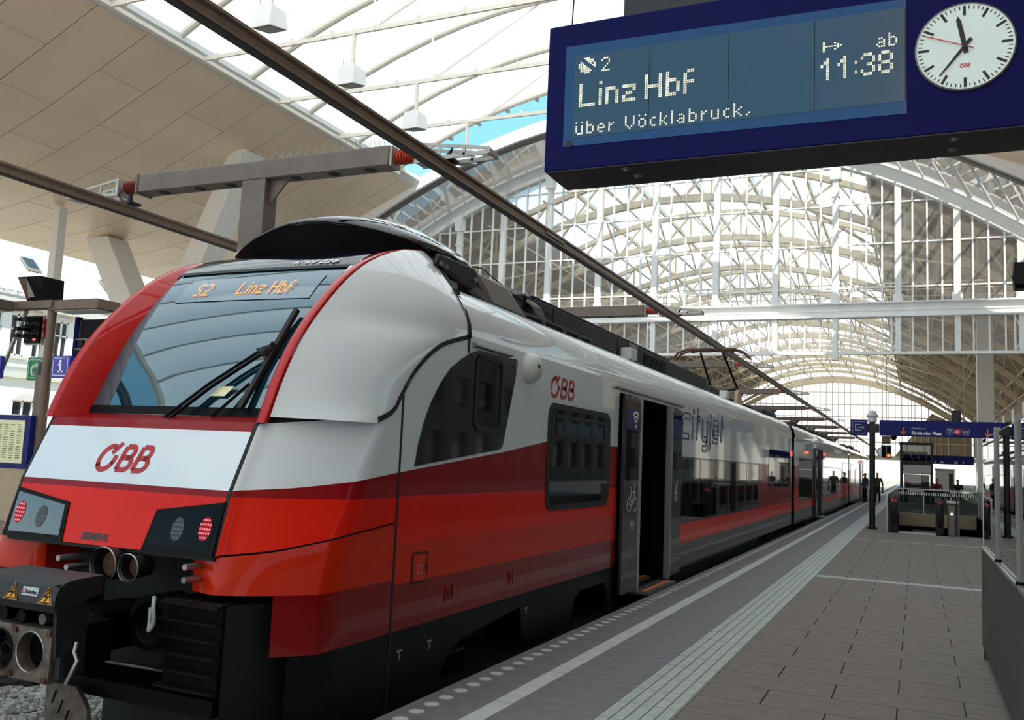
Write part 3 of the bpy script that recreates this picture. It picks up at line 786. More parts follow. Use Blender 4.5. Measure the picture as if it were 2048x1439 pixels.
# camera bubble and roof-side horns
b = B().rev([(.001, .13), (.06, .125), (.115, .09), (.14, .04), (.145, 0)], SIDE.p(7.66, 2.49, 0), (1, 0, 0), 20); b.build('camera_dome', 'lantern', car)
B().cyl(SIDE.p(7.61, 2.5, .125), SIDE.p(7.61, 2.5, .135), .015, n=10).build('camera_lens', 'black', car)
for y, w in ((11.85, 1.16), (18.6, 1.16)):
    b = B().box(XC+w-.1, XC+w+.06, y-.28, y+.02, 3.04, 3.2); b.build('antenna_box', 'lantern', car, bevel=.02)
    B().cyl(T(w-.02, y+.02, 3.12), T(w-.02, y+.16, 3.12), .08, .005, n=10).build('antenna_cone', 'lantern', car)
# lettering
obb('railway_wordmark', SIDE, 8.2, 2.265, .235, 'logo_red', car, .004, 1.35)
# outlined word along the car: two hairlines follow each stroke
def outline(b, pts, w, t=.028):
    P = [V(p) for p in pts]
    for s in (-1, 1):
        q = []
        for i in range(len(P)):
            a = P[max(0, i-1)]; c = P[min(len(P)-1, i+1)]; d1 = (P[i]-a).normalized() if i else (c-P[i]).normalized(); d2 = (c-P[i]).normalized() if i < len(P)-1 else d1
            n1 = V((-d1.y, d1.x)); n2 = V((-d2.y, d2.x)); m = (n1+n2).normalized(); q.append(P[i]+m*s*w/2/max(.4, m.dot(n1)))
        stroke(b, SIDE, q, t, .001, .004)
    for a, c in ((P[0], P[1]), (P[-1], P[-2])):
        n = V((-(c-a).y, (c-a).x)).normalized()*w/2; stroke(b, SIDE, [a+n, a-n], t, .001, .004)
b = B(); k = 1.16; z0 = 2.11; zt = 2.43; zu = 2.58; X = 13.72; LW = .085
def ol(*p): outline(b, [(X+x*k, z) for x, z in p], LW)
ol((.50, zt), (.16, zt), (.05, zt-.06), (.0, z0+.04), (.05, z0), (.42, z0)); X += .62*k
ol((.05, zt), (0, z0-.02)); ol((.07, zt+.07), (.08, zt+.13)); X += .26*k
ol((.08, zu), (.02, z0-.02)); ol((.06, zt), (.22, zt)); X += .40*k
ol((.0, zt), (.0, z0+.04), (.05, z0), (.30, z0)); ol((.34, zt), (.30, z0-.1), (.25, z0-.16), (.0, z0-.16)); X += .50*k
ol((.06, zt), (.02, z0-.1), (-.06, z0-.16)); ol((.07, zt+.07), (.08, zt+.13)); X += .24*k
ol((.02, z0+.14), (.40, z0+.14), (.38, zt-.03), (.33, zt), (.06, zt), (.0, z0+.03), (.05, z0), (.36, z0)); X += .60*k
ol((.08, zu), (.03, z0)); ol((.06, zt), (.24, zt))
b.build('lettering', 'city_blue', car)

# --- doors
def leaf(y0, y1, p, blue=True, edge_right=True):
    d = B(); plate(d, SIDE, rrect(y0, y1, .07, 2.47, .03), .03, .04); lf = d.build('door_leaf', 'car_grey', p, bevel=.005)
    q = B(); plate(q, SIDE, rrect(y0+.05, y1-.06, 1.44, 2.42, .05), .07, .004); q.build('door_window', 'dark_glass', lf)
    if blue: q = B(); plate(q, SIDE, [(y0+.05, 2.06), (y1-.06, 2.06), (y1-.06, 2.32), (y0+.05, 2.32)], .074, .002); q.build('blue_film', 'sign_blue', lf)
    ye = y1 if edge_right else y0
    q = B(); plate(q, SIDE, [(ye-.03, .04), (ye+.03, .04), (ye+.03, 2.49), (ye-.03, 2.49)], .0, .085); q.build('door_edge', 'alu', lf)
    return lf
la = leaf(10.54, 11.24, car); lb = leaf(12.83, 13.5, car, True, False)
b = B()
cy, cz = 10.98, 2.11
b.prism([SIDE.p(cy+x, cz+y, .076) for x, y in arc(0, 0, .022, 0, 360, 10)[:-1]], (.003, 0, 0))
for r in (.07, .125, .18): stroke(b, SIDE, [(cy+x, cz+y) for x, y in arc(0, 0, r, 48, 132, 8)], .028, .076, .003)
b.build('wireless_sign', 'white_paint', la)
b = B(); cy, cz = 10.93, 1.2
for dx in (-.13, .13): stroke(b, SIDE, arc(cy+dx, cz-.06, .085, 0, 345, 18), .014, .07, .003, True)
for pl in ([(cy-.13, cz-.06), (cy-.05, cz+.1), (cy+.08, cz+.1), (cy, cz-.06), (cy-.13, cz-.06)], [(cy, cz-.06), (cy-.06, cz+.14)], [(cy+.13, cz-.06), (cy+.07, cz+.17), (cy+.11, cz+.19)], [(cy-.1, cz+.15), (cy-.02, cz+.15)]): stroke(b, SIDE, pl, .014, .07, .003)
b.build('bicycle_sign', 'line_white', la)
b = B()
for i in range(4): stroke(b, SIDE, [(10.86, .93-.03*i), (11.04, .93-.03*i)], .008, .07, .002)
b.build('small_print', 'car_white', la)
b = B(); cy, cz = 13.16, 1.28
b.prism([SIDE.p(cy+x, cz+y, .07) for x, y in [(-.06, 0)]+arc(0, 0, .07, 180, 300, 6)+[(.06, -.02), (.07, .1), (.0, .1), (0, .0)]], (.003, 0, 0)); stroke(b, SIDE, [(cy+.07, cz+.1), (cy+.09, cz+.16)], .014, .07, .003)
for dx in (-.04, .05): stroke(b, SIDE, arc(cy+dx, cz-.12, .035, 0, 340, 12), .012, .07, .003, True)
b.build('pram_sign', 'line_white', lb)
b = B().box(XC+.1, XC+1.38, 11.2, 12.9, .0, .045).build('vestibule_floor', 'skirt', car)
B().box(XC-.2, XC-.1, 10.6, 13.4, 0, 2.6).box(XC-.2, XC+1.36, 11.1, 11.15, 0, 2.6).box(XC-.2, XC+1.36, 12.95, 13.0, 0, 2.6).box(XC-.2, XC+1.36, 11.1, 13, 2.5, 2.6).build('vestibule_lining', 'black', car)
B().tube([T(.9, 12.7, .35), T(.95, 12.72, .4), T(.95, 12.72, 1.5), T(.9, 12.75, 1.55)], .022, 8).build('grab_rail', 'car_red', car)
b = B().box(XC+.6, XC+.8, 12.88, 12.95, 1.5, 1.72).build('intercom', 'steel_mid', car)
for dx in (-.03, .04): B().cyl(T(.7+dx, 12.879, 1.6), T(.7+dx, 12.87, 1.6), .012, n=8).build('indicator', 'lamp_red', b)
B().box(XC+.84, XC+1.0, 12.88, 12.95, 1.5, 1.74).build('extinguisher_box', 'car_red', car)
B().cyl(T(.72, 12.86, 1.85), T(.72, 12.86, 2.15), .05, n=10).build('extinguisher', 'car_crimson', car)
b = B().box(XC+1.3, XC+1.62, 11.3, 12.72, .0, .035).build('step_plate', 'steel_mid', car)
B().box(XC+1.5, XC+1.56, 11.36, 12.66, .035, .04).build('step_edge', 'step_orange', b)
b = B().box(XC+.95, XC+1.25, 11.3, 12.72, .045, .07).build('inner_step', 'steel_mid', car)
B().box(XC+1.15, XC+1.2, 11.3, 12.72, .07, .076).build('step_edge', 'step_orange', b)

# --- nose: lower front and its wrap-round sides
def zc(y):  # white/red boundary on the wrap-round
    return lerp(y, [4.3, 4.7, 5.0, 5.46], [1.375, 1.405, 1.455, 1.515])
ztop = lambda s: lerp(s, [0, .35, .75, .8, 1.], [1.79, 1.83, 1.895, 1.905, 2.06])
zbot = lambda s: lerp(s, [0, .4, .75, 1.], [.995, 1.035, 1.105, 1.175])
zmid = lambda s: lerp(s, [0, .4, .75, 1.], [1.375, 1.405, 1.455, 1.515])
CS = [0, .03, .07, .15, .25, .35, .45, .55, .65, .72, .76, .82, .9, 1.]
def wrap(s, z):
    z = max(z, .775)
    y0 = yf(z); yc = lerp(z, [.4, 1.0, 1.45, 1.88, 2.1], [4.55, 4.68, 4.95, 5.2, 5.3])
    if s < .07: q = s/.07; return (.925+.03*q, y0+.004+.03*q*q)
    if s < .76:
        q = (s-.07)/.69; w0, ya0 = .955, y0+.034; bul = 4*q*(1-q)
        return (w0+(1.41-w0)*q+.022*bul, ya0+(yc-ya0)*q-.035*bul)
    q = (s-.76)/.24; return (1.41, yc+(5.45-yc)*q)
def wrapgrid(za, zb, sg, n=6):
    return [[(lambda w, y, z: T(sg*w, y, z))(*wrap(s, za(s)+(zb(s)-za(s))*i/n), za(s)+(zb(s)-za(s))*i/n) for s in CS] for i in range(n+1)]
for sg in (1, -1):
    B().loft(wrapgrid(zmid, ztop, sg)).build('corner_panel', 'car_white', car, sharp=50)
    B().loft(wrapgrid(lambda s: 1.34, zmid, sg, 2)).build('corner_panel', 'car_crimson', car, sharp=50)
    B().loft(wrapgrid(zbot, lambda s: 1.34, sg, 4)).build('corner_panel', 'car_red', car, sharp=50)
    # bumper corner beneath, with its upright end
    lo = lambda s: .775 if s < .47 else .42
    CB = [s for s in CS if s >= .45]
    b = B()
    b.loft([[(lambda w, y: T(sg*w, y, z))(*wrap(s, z)) for s in CB] for z in (.42, .55, .7, .775)])
    o = b.build('bumper_side', 'car_maroon', car, sharp=50)
    b = B(); rows = []
    for i in range(4):
        row = [T(sg*.65, 4.35, .765+(.97-.765)*i/3), T(sg*.70, 4.3, .765+(.972-.765)*i/3), T(sg*.80, 4.27, .767+(.978-.767)*i/3)]
        for s in CS[2:]:
            z = .775+(zbot(s)-.012-.775)*i/3; w, y = wrap(s, z); row.append(T(sg*w, y, z))
        rows.append(row)
    b.loft(rows).build('bumper_corner', 'car_orange', car, sharp=50)
    b = B(); pl = [T(sg*.65, 4.35, .765), T(sg*.65, 4.35, .97), T(sg*.65, 4.7, .97), T(sg*.65, 4.7, .765)]; b.poly(pl).build('bumper_return', 'car_orange', car)
    # dark joint between centre panel and corner panel, and above it the shut line
    b = B(); b.loft([[T(sg*.903, yf(z)+.012, z), T(sg*.927, yf(z)+.012, z)] for z in (.985, 1.2, 1.37, 1.55, 1.74, 1.8)]); b.build('seam_strip', 'rubber', car, solid=.02)
    b = B()
    b.loft([[T(sg*(wrap(s, ztop(s))[0]-.02), wrap(s, ztop(s))[1]+.02, ztop(s)-.02), T(sg*(wrap(s, ztop(s))[0]-.02), wrap(s, ztop(s))[1]+.02, ztop(s)+.06)] for s in CS]); b.build('seam_strip', 'rubber', car)
# centre panel
def fpanel(name, m, z0, z1, n=4):
    B().loft([[T(w, yf(z0+(z1-z0)*i/n), z0+(z1-z0)*i/n) for w in (-.9, -.45, 0, .45, .9)] for i in range(n+1)]).build(name, m, car)
fpanel('front_panel', 'car_red', .985, 1.335); fpanel('front_panel', 'car_crimson', 1.335, 1.375, 1); fpanel('front_panel', 'car_white', 1.375, 1.74); fpanel('front_panel', 'car_crimson', 1.74, 1.80, 1)
b = B().loft([[T(w, 4.52, 1.80), T(w, 4.66, 1.835), T(w, 4.74, 1.846)] for w in (-.98, -.5, 0, .5, .98)]); b.build('windshield_sill', 'car_crimson', car)
B().box(XC-.9, XC+.9, 4.24, 4.6, .96, .985).build('panel_return', 'rubber', car)
FRT = Fr((XC, yf(1.375), 1.375), (1, 0, 0), (0, .17, .37))
obb('railway_wordmark', FRT, -.31, .075, .215, 'logo_red', car, .003, 1.0)
FR2 = Fr((XC, yf(.985), .985), (1, 0, 0), (0, .11, .4))
text('maker_name', 'SIEMENS', FR2, -.19, .03, .062, 'text_dark', car, .003, .0012, ext=.0005)
# headlights
for sg in (1, -1):
    hl = [(.385, 1.234), (.905, 1.308), (.912, .985), (.345, .982)]
    f = lambda w, z, d: T(sg*w, yf(z)-d, z)
    b = B(); b.loft([[f(w, z, d) for w, z in hl] for d in (-.02, .008)], True).poly([f(w, z, .008) for w, z in hl]); o = b.build('headlight', 'black', car)
    inn = [(.415, 1.215), (.885, 1.28), (.868, 1.02), (.385, 1.02)]
    B().poly([f(w, z, .0095) for w, z in inn]).build('headlight_glass', 'lamp_glass' if sg > 0 else 'screen_glass', o)
    if sg < 0: B().poly([f(w, z, .0082) for w, z in ((.42, 1.2), (.6, 1.24), (.58, 1.03), (.4, 1.03))]).poly([f(w, z, .0082) for w, z in ((.72, 1.25), (.87, 1.26), (.85, 1.03), (.7, 1.03))]).build('reflection_patch', 'chrome', o)  # left lamp only: bright patches standing in for reflections on its glass
    for wc, zc_, m in ((.597, 1.13, 'lamp_lens'), (.81, 1.145, 'lamp_red')):
        c = B()
        pts = [(wc+.048*math.cos(a), zc_+.072*math.sin(a)) for a in [2*PI*i/16 for i in range(16)]]
        B().poly([f(w, z, .011) for w, z in pts]).build('lamp_disc', 'lamp_lens' if m == 'lamp_lens' else 'car_crimson', o)
        for i in range(-2, 3):
            for j in range(-2, 3):
                if i*i+j*j > 5: continue
                w, z = wc+i*.018, zc_+j*.026; c.poly([f(w-.006, z-.006, .013), f(w+.006, z-.006, .013), f(w+.006, z+.006, .013), f(w-.006, z+.006, .013)])
        q = c.build('led_cluster', 'steel_mid' if m == 'lamp_lens' else 'lamp_red', o); q['kind'] = 'stuff'
# windscreen, fins, hood
ZG = [1.845, 1.98, 2.13, 2.24, 2.35, 2.45, 2.55, 2.65, 2.76, 2.86, 2.95, 3.03]
def crown(w): return .035*(w/.8)**2
B().loft([[T(w, gy(z)+crown(w), z) for w in (-.82, -.6, -.3, 0, .3, .6, .82)] for z in ZG]).build('windshield', 'windshield', car, sharp=80)
ZH = [3.03, 3.09, 3.15, 3.2, 3.25, 3.29, 3.32, 3.34]
B().loft([[T(w, gy(z)+crown(w)-.004, z+.004) for w in (-.86, -.6, -.3, 0, .3, .6, .86)] for z in ZH]).build('hood', 'hood_blue', car, sharp=80)
def bandw(z0, z1, w0, w1, d, n=4): return [[T(w0+(w1-w0)*j/6, gy(z0+(z1-z0)*i/n)+crown(w0+(w1-w0)*j/6)-d, z0+(z1-z0)*i/n+d*.6) for j in range(7)] for i in range(n+1)]
B().loft(bandw(3.015, 3.045, -.83, .83, .008, 1)).build('brow_line', 'rubber', car)
B().loft(bandw(1.84, 1.90, -.81, .81, .004, 1)).build('lower_frit', 'black', car)
ld = B().loft(bandw(2.735, 2.95, -.58, .70, .004)).build('destination_board', 'led_board', car)
def gfr(z):
    s = V((0, gy(z+.03)-gy(z-.03), .06)); return Fr((XC, gy(z)-.006, z+.004), (1, 0, 0), s)
lf = gfr(2.77)
b = B(); dots(b, lf, 'S2', -.42, .02, .0145, .0215, 1, 1, .001, .8); dots(b, lf, 'Linz Hbf', .0, .02, .0145, .0215, 1, 1, .001, .8)
b.build('destination_text', 'led_orange', ld).__setitem__('kind', 'stuff')
hf = gfr(3.06); text('car_number', '4744 036', Fr((XC, gy(3.07)-.006, 3.074), (1, .03, .0), (0, gy(3.14)-gy(3.07), .07)), .24, .0, .115, 'white_paint', car, .001, .004, .25, .0005)
B().loft([[T(.3+dx, gy(1.98)-.01-dx*0, 1.98), T(.36+dx, gy(2.05)-.012, 2.05)] for dx in (0, .13)]).build('screen_card', 'paper', car)
for sg in (1, -1):
    zs = [1.80, 1.92, 2.05, 2.15, 2.25, 2.37, 2.49, 2.56, 2.63, 2.73, 2.80, 2.88, 2.94, 3.0, 3.05, 3.1, 3.15, 3.2, 3.27, 3.315]
    b = B().loft([[T(sg*.99, ya(z)+.03, z), T(sg*.985, ya(z)+.004, z), T(sg*.975, ya(z), z), T(sg*.925, ya(z), z), T(sg*.915, ya(z)+.006, z), T(sg*(.80 if z < 3 else .86), max(gy(z)+.045, ya(z)+.02), z)] for z in zs])
    b.build('windshield_fin', 'fin_red', car, sharp=40)
    # cheek: white flank between fin and car side
    rows = []
    for i in range(25):
        z = 1.84+(3.315-1.84)*i/24
        if z < 2.62: wo, yo = 1.412, smo(z, [1.84, 1.92, 2.015, 2.25, 2.47, 2.6], [5.12, 5.28, 5.39, 5.59, 5.94, 6.40])
        else: wo, yo = smo(z, [2.62, 2.717, 2.82, 2.936, 3.12, 3.283, 3.315], [1.418, 1.405, 1.365, 1.30, 1.16, 1.02, .985]), 6.40
        w0, y0 = .99, ya(z)+.03; cw, cy_ = wo+.01, y0+.50*(yo-y0)
        rows.append([T(sg*((1-t)**2*w0+2*t*(1-t)*cw+t*t*wo), (1-t)**2*y0+2*t*(1-t)*cy_+t*t*yo, z) for t in [j/12 for j in range(13)]])
    B().loft(rows).build('cheek_panel', 'car_white', car, sharp=80)
    b = B().loft([[T(sg*w, 6.39, z), T(sg*w, 6.43, z)] for w, z in ((1.425, 2.6), (1.41, 2.717), (1.37, 2.82), (1.306, 2.936), (1.166, 3.12), (1.03, 3.283))]); b.build('seam_strip', 'rubber', car, solid=.012)
    if sg > 0:
        b = B(); stroke(b, SIDE, cm([(5.14, 1.865), (5.28, 1.915), (5.36, 1.97)], 4)+cm([(5.40, 2.03), (5.61, 2.26), (5.95, 2.475), (6.41, 2.607)], 7), .035, -.01, .016); b.build('seam_strip', 'rubber', car)
# visor over the windscreen
LIP = [(0, 6.03, 3.56), (.2, 6.045, 3.553), (.4, 6.09, 3.53), (.65, 6.15, 3.475), (.85, 6.23, 3.42), (.97, 6.29, 3.37), (1.06, 6.42, 3.31)]
MID = [(0, 6.7, 3.73), (.2, 6.7, 3.725), (.45, 6.72, 3.69), (.7, 6.74, 3.60), (.9, 6.76, 3.48), (1.03, 6.78, 3.38), (1.12, 6.8, 3.29)]
BAK = [(0, 7.35, 3.68), (.2, 7.35, 3.68), (.45, 7.32, 3.64), (.7, 7.25, 3.55), (.9, 7.15, 3.45), (1.04, 7.05, 3.36), (1.13, 7.0, 3.26)]
full = lambda R: [T(-w, y, z) for w, y, z in reversed(R[1:])]+[T(w, y, z) for w, y, z in R]
avg = lambda A, C, t, up: [(a[0]+(c[0]-a[0])*t, a[1]+(c[1]-a[1])*t, a[2]+(c[2]-a[2])*t+up) for a, c in zip(A, C)]
B().loft([full(LIP), full(avg(LIP, MID, .35, .035)), full(avg(LIP, MID, .7, .03)), full(MID), full(avg(MID, BAK, .5, .02)), full(BAK)]).build('visor', 'gloss_black', car, sharp=70, solid=.025)
UND = [(w, y+.35, 3.30) for w, y, z in LIP]
B().loft([full([(w, y+.012, z-.012) for w, y, z in LIP]), full(UND)]).build('visor_underside', 'deep_black', car, sharp=80)
for sg in (1, -1):
    B().prism([T(sg*1.09, 6.3, 3.20), T(sg*1.09, 6.35, 3.30), T(sg*1.09, 7.0, 3.31), T(sg*1.09, 7.06, 3.27), T(sg*1.09, 7.06, 3.13), T(sg*1.09, 6.9, 3.12)], (sg*.05, 0, 0)).build('visor_rail', 'roof_black', car, bevel=.02)
    for y, z in ((6.36, 3.21), (6.44, 3.20), (6.98, 3.2)): B().cyl(T(sg*1.14, y, z), T(sg*1.165, y, z), .022, n=10).build('bolt', 'steel_mid', car)
B().box(XC-1.0, XC+1.0, 6.4, 7.6, 3.02, 3.2).build('visor_frame', 'deep_black', car)
B().box(XC+1.0, XC+1.05, 6.6, 6.85, 3.05, 3.15).build('roof_light_box', 'led_white' if False else 'lantern', car)
B().beam(T(1.1, 7.0, 3.14), T(1.16, 7.35, 3.03), .06, .06).build('visor_strut', 'steel_mid', car)
# wipers
wp = lambda w, z, d=.03: T(w, gy(z)+crown(w)-d, z+d*.5)
b = B().tube([T(.05, 4.60, 1.82), wp(.3, 2.04, .05), wp(.60, 2.28, .05)], .011, 6).tube([T(.09, 4.60, 1.81), wp(.33, 2.02, .05), wp(.63, 2.26, .05)], .013, 6)
wi = b.build('wiper', 'black', car)
b = B().hexa([wp(.61, 1.87, .03), wp(.645, 1.87, .03), wp(.645, 1.87, .06), wp(.61, 1.87, .06), wp(.70, 2.61, .03), wp(.735, 2.6, .03), wp(.735, 2.6, .06), wp(.70, 2.61, .06)]); b.build('wiper_blade', 'rubber', wi)
b = B().beam(wp(.58, 2.28, .05), wp(.68, 2.31, .05), .03, .03).beam(wp(.64, 2.24, .05), wp(.68, 2.34, .05), .025, .03); b.build('wiper_joint', 'steel_dark', wi)
B().beam(T(.44, 4.63, 1.835), wp(.60, 2.06, .02), .03, .02).build('washer_pipe', 'black', wi)
# --- below the nose
B().box(XC-.3, XC+1.1, 4.62, 5.4, -.25, .98).box(XC-1.1, XC-.3, 4.62, 5.4, .2, .98).box(XC-.7, XC+.7, 4.4, 4.62, .95, .985).build('front_recess', 'deep_black', car)
for (w, z, r, l) in ((.137, .885, .105, .12), (.345, .885, .08, .1)):
    b = B().rev([(r, 0), (r+.006, .008), (r, .016), (r-.008, .02), (r-.012, l), (r*.75, l+.02), (r*.75, l+.06)], T(w, 4.12, z), (0, 1, 0), 24); b.build('horn', 'steel_dark', car)
    B().rev([(r+.004, 0), (r+.008, .006), (r+.004, .012)], T(w, 4.115, z), (0, 1, 0), 24).build('horn_rim', 'alu', car)
    B().cyl(T(w, 4.19, z), T(w, 4.2, z), r*.74, n=20).build('horn_mesh', 'rust', car)
for (w, z) in ((.775, .925), (.775, .85), (-.2, .84), (-.28, .89)): B().cyl(T(w, 4.14, z), T(w, 4.6, z), .02, n=8).build('pipe_cap', 'alu', car)
for sg in (1, -1):
    b = B().box(*sorted((XC+sg*.64, XC+sg*1.06)), 4.17, 4.7, .2, .735); lb_ = b.build('deflector_box', 'black', car, bevel=.01)
    for i in range(6):
        z = .72-.095*i; B().hexa([T(sg*.62, 4.12, z-.012), T(sg*1.06, 4.12, z-.012), T(sg*1.06, 4.18, z-.0), T(sg*.62, 4.18, z-.0), T(sg*.62, 4.12, z-.002), T(sg*1.06, 4.12, z-.002), T(sg*1.06, 4.18, z+.012), T(sg*.62, 4.18, z+.012)]).build('louvre', 'skirt', lb_)
    if sg > 0: B().hexa([T(sg*1.06, 4.2, -.25), T(sg*1.2, 4.5, -.25), T(sg*1.2, 4.9, -.25), T(sg*1.0, 4.9, -.25), T(sg*1.06, 4.2, .72), T(sg*1.2, 4.5, .72), T(sg*1.2, 4.9, .72), T(sg*1.0, 4.9, .72)]).build('deflector_side', 'deep_black', car)
    if sg > 0: B().loft([[(lambda w, y: T(sg*w, y+.02, z))(*wrap(s, .42)) for s in CS if s > .45] for z in (-.3, .42)]).build('skirt', 'skirt', car)
B().box(XC-.25, XC+1.05, 4.15, 4.5, .1, .2).build('plough_beam', 'black', car)
b = B().prism([T(-.15, 4.04, .17), T(.1, 4.04, .17), T(.2, 4.04, .06), T(.23, 4.04, -.1), T(.2, 4.04, -.28), T(-.15, 4.04, -.28)], (0, .03, 0)); pq = b.build('guard_plate', 'coupler_steel', car)
b = B()
for i in range(4): b.beam(T(-.06+.06*i, 4.038, .13-.05*i), T(-.09+.06*i, 4.038, .05-.05*i), .01, .006)
b.build('guard_slot', 'black', pq)
# automatic coupler
cp = B().box(XC-.36, XC+.36, 3.68, 4.05, .33, .6).box(XC-.18, XC+.18, 4.05, 4.9, .36, .6).build('coupler', 'black', car, bevel=.02)
def holed(wc, zc_, r, x0, x1, z0, z1):
    n = 32; sq = []
    for i in range(n):
        a = 2*PI*i/n; c, s = math.cos(a), math.sin(a); k = min((x1-wc)/c if c > 1e-6 else (x0-wc)/c if c < -1e-6 else 9, (z1-zc_)/s if s > 1e-6 else (z0-zc_)/s if s < -1e-6 else 9); sq.append((wc+c*k, zc_+s*k))
    ci = [(wc+r*math.cos(2*PI*i/n), zc_+r*math.sin(2*PI*i/n)) for i in range(n)]
    b = B(); b.loft([[T(x, 3.68, z) for x, z in sq], [T(x, 3.6, z) for x, z in sq], [T(x, 3.6, z) for x, z in ci], [T(x, 3.78, z) for x, z in ci]], True); return b
holed(.225, .465, .105, .06, .385, .31, .6).build('coupler_face', 'coupler_steel', cp)
B().cyl(T(.225, 3.76, .465), T(.225, 3.78, .465), .11, n=24).build('coupler_socket', 'deep_black', cp)
B().rev([(.105, 0), (.11, -.004), (.114, 0)], T(.225, 3.598, .465), (0, 1, 0), 32).build('socket_rim', 'alu', cp)
B().box(XC-.2, XC+.06, 3.6, 3.68, .31, .6).build('coupler_face', 'coupler_steel', cp, bevel=.01)
B().rev([(.12, 0), (.115, .06), (.10, .12), (.07, .2), (.03, .25), (.001, .26)], T(-.03, 3.6, .455), (0, -1, 0), 28).build('coupler_cone', 'gloss_black', cp)
for w, z in ((.1, .575), (.09, .335), (.36, .33), (.37, .58)): B().cyl(T(w, 3.6, z), T(w, 3.585, z), .018, n=6).build('bolt', 'rust', cp)
# electric head with roll cover
pr = [(3.56, .70), (3.545, .74), (3.55, .79), (3.57, .835), (3.61, .86), (3.68, .872), (3.86, .88), (3.86, .78), (3.62, .72)]
ev = B().prism([T(-.2, y, z) for y, z in pr], (.645, 0, 0)).build('electric_coupler', 'steel_dark', car, sharp=20)
B().box(XC-.25, XC+.42, 3.66, 3.9, .72, .862).build('coupler_housing', 'black', ev, bevel=.01)
B().prism([T(.405, 3.57, .85), T(.405, 3.66, .86), T(.405, 3.80, .70), T(.405, 3.78, .5), T(.405, 3.6, .46), T(.405, 3.585, .6)], (.025, 0, 0)).build('side_plate', 'steel_dark', ev)
CVF = Fr(T(0, 3.540, .735), (1, 0, 0), (0, .03, .1))
for wc in (.10, .375):
    b = B(); plate(b, CVF, [(wc-.055, .012), (wc+.055, .012), (wc, .105)], .004, .002); o = b.build('warning_sign', 'yellow', ev)
    b = B(); stroke(b, CVF, [(wc-.044, .018), (wc+.044, .018), (wc, .093)], .006, .006, .001, True); stroke(b, CVF, [(wc+.008, .075), (wc-.014, .05), (wc+.012, .05), (wc-.006, .024)], .008, .006, .001); b.build('lightning_mark', 'black', o)
b = B(); plate(b, CVF, [(.175, .045), (.30, .045), (.30, .09), (.175, .09)], .004, .002); o = b.build('maker_plate', 'alu', ev); text('maker_text', 'Faiveley', CVF, .207, .058, .025, 'text_dark', o, 0, .007); b = B(); stroke(b, CVF, arc(.191, .067, .011, 0, 340, 12), .005, .006, .001, True); b.build('maker_emblem', 'sign_red', o)
B().box(XC+.42, XC+.425, 3.70, 3.82, .80, .835).build('data_plate', 'alu', ev)
for w, r in ((.27, .03), (.1, .035), (-.05, .04)): B().cyl(T(w, 3.62, .645), T(w, 3.8, .645), r, n=12).build('contact_block', 'steel_mid' if w > .2 else 'black', ev)
B().tube(cm([T(.14, 3.7, .32), T(.1, 3.66, .29), T(.0, 3.64, .275), T(-.08, 3.62, .24), T(-.13, 3.6, .14), T(-.14, 3.6, -.05), T(-.1, 3.7, -.3)]), .032, 10).build('air_hose', 'rubber', cp)
B().cyl(T(.12, 3.68, .29), T(.2, 3.68, .31), .045, n=10).build('hose_clamp', 'steel_dark', cp)
b = B().box(XC+.4, XC+.44, 3.62, 3.78, .34, .55).build('lever_bracket', 'steel_dark', cp)
B().tube([T(.46, 3.7, .53), T(.47, 3.68, .48), T(.5, 3.68, .44), T(.45, 3.66, .31)], .012, 6).build('lever', 'alu', cp)
B().tube(cm([T(.60, 4.1, .74), T(.65, 4.05, .69), T(.66, 4.05, .61), T(.63, 4.05, .56), T(.60, 4.08, .58), T(.58, 4.1, .68)]), .012, 8).build('air_hose', 'tactile', cp)
B().tube([T(.35, 4.0, .36), T(.6, 4.2, .3), T(.85, 4.4, .36), T(1.0, 4.5, .52)], .008, 6).build('cable', 'coupler_steel', cp)
b = B().rev([(.13, .06*0), (.17, .0), (.13, .04), (.17, .08), (.13, .12), (.17, .16), (.13, .2), (.17, .24), (.13, .28)], T(.42, 4.25, .55), (0, 1, 0), 16); b.build('rubber_bellows', 'black', cp)
# running gear
def bogie(p, yc, name='bogie'):
    b = B().box(XC-1.1, XC+1.1, yc-1.7, yc+1.7, -.2, .0); o = b.build(name, 'deep_black', p)
    for dy in (-1.1, 1.1):
        for sg in (-1, 1):
            B().cyl(T(sg*.70, yc+dy, -.13), T(sg*.83, yc+dy, -.13), .42, n=24).build('wheel', 'steel_dark', o)
            B().box(*sorted((XC+sg*.95, XC+sg*1.2)), yc+dy-.18, yc+dy+.18, -.3, .05).build('axle_box', 'black', o, bevel=.03)
    for sg in (-1, 1): B().box(*sorted((XC+sg*1.0, XC+sg*1.15)), yc-1.6, yc+1.6, -.05, .12).build('side_frame', 'black', o, bevel=.03)
bogie(car, 8.0); bogie(car, 25.2)
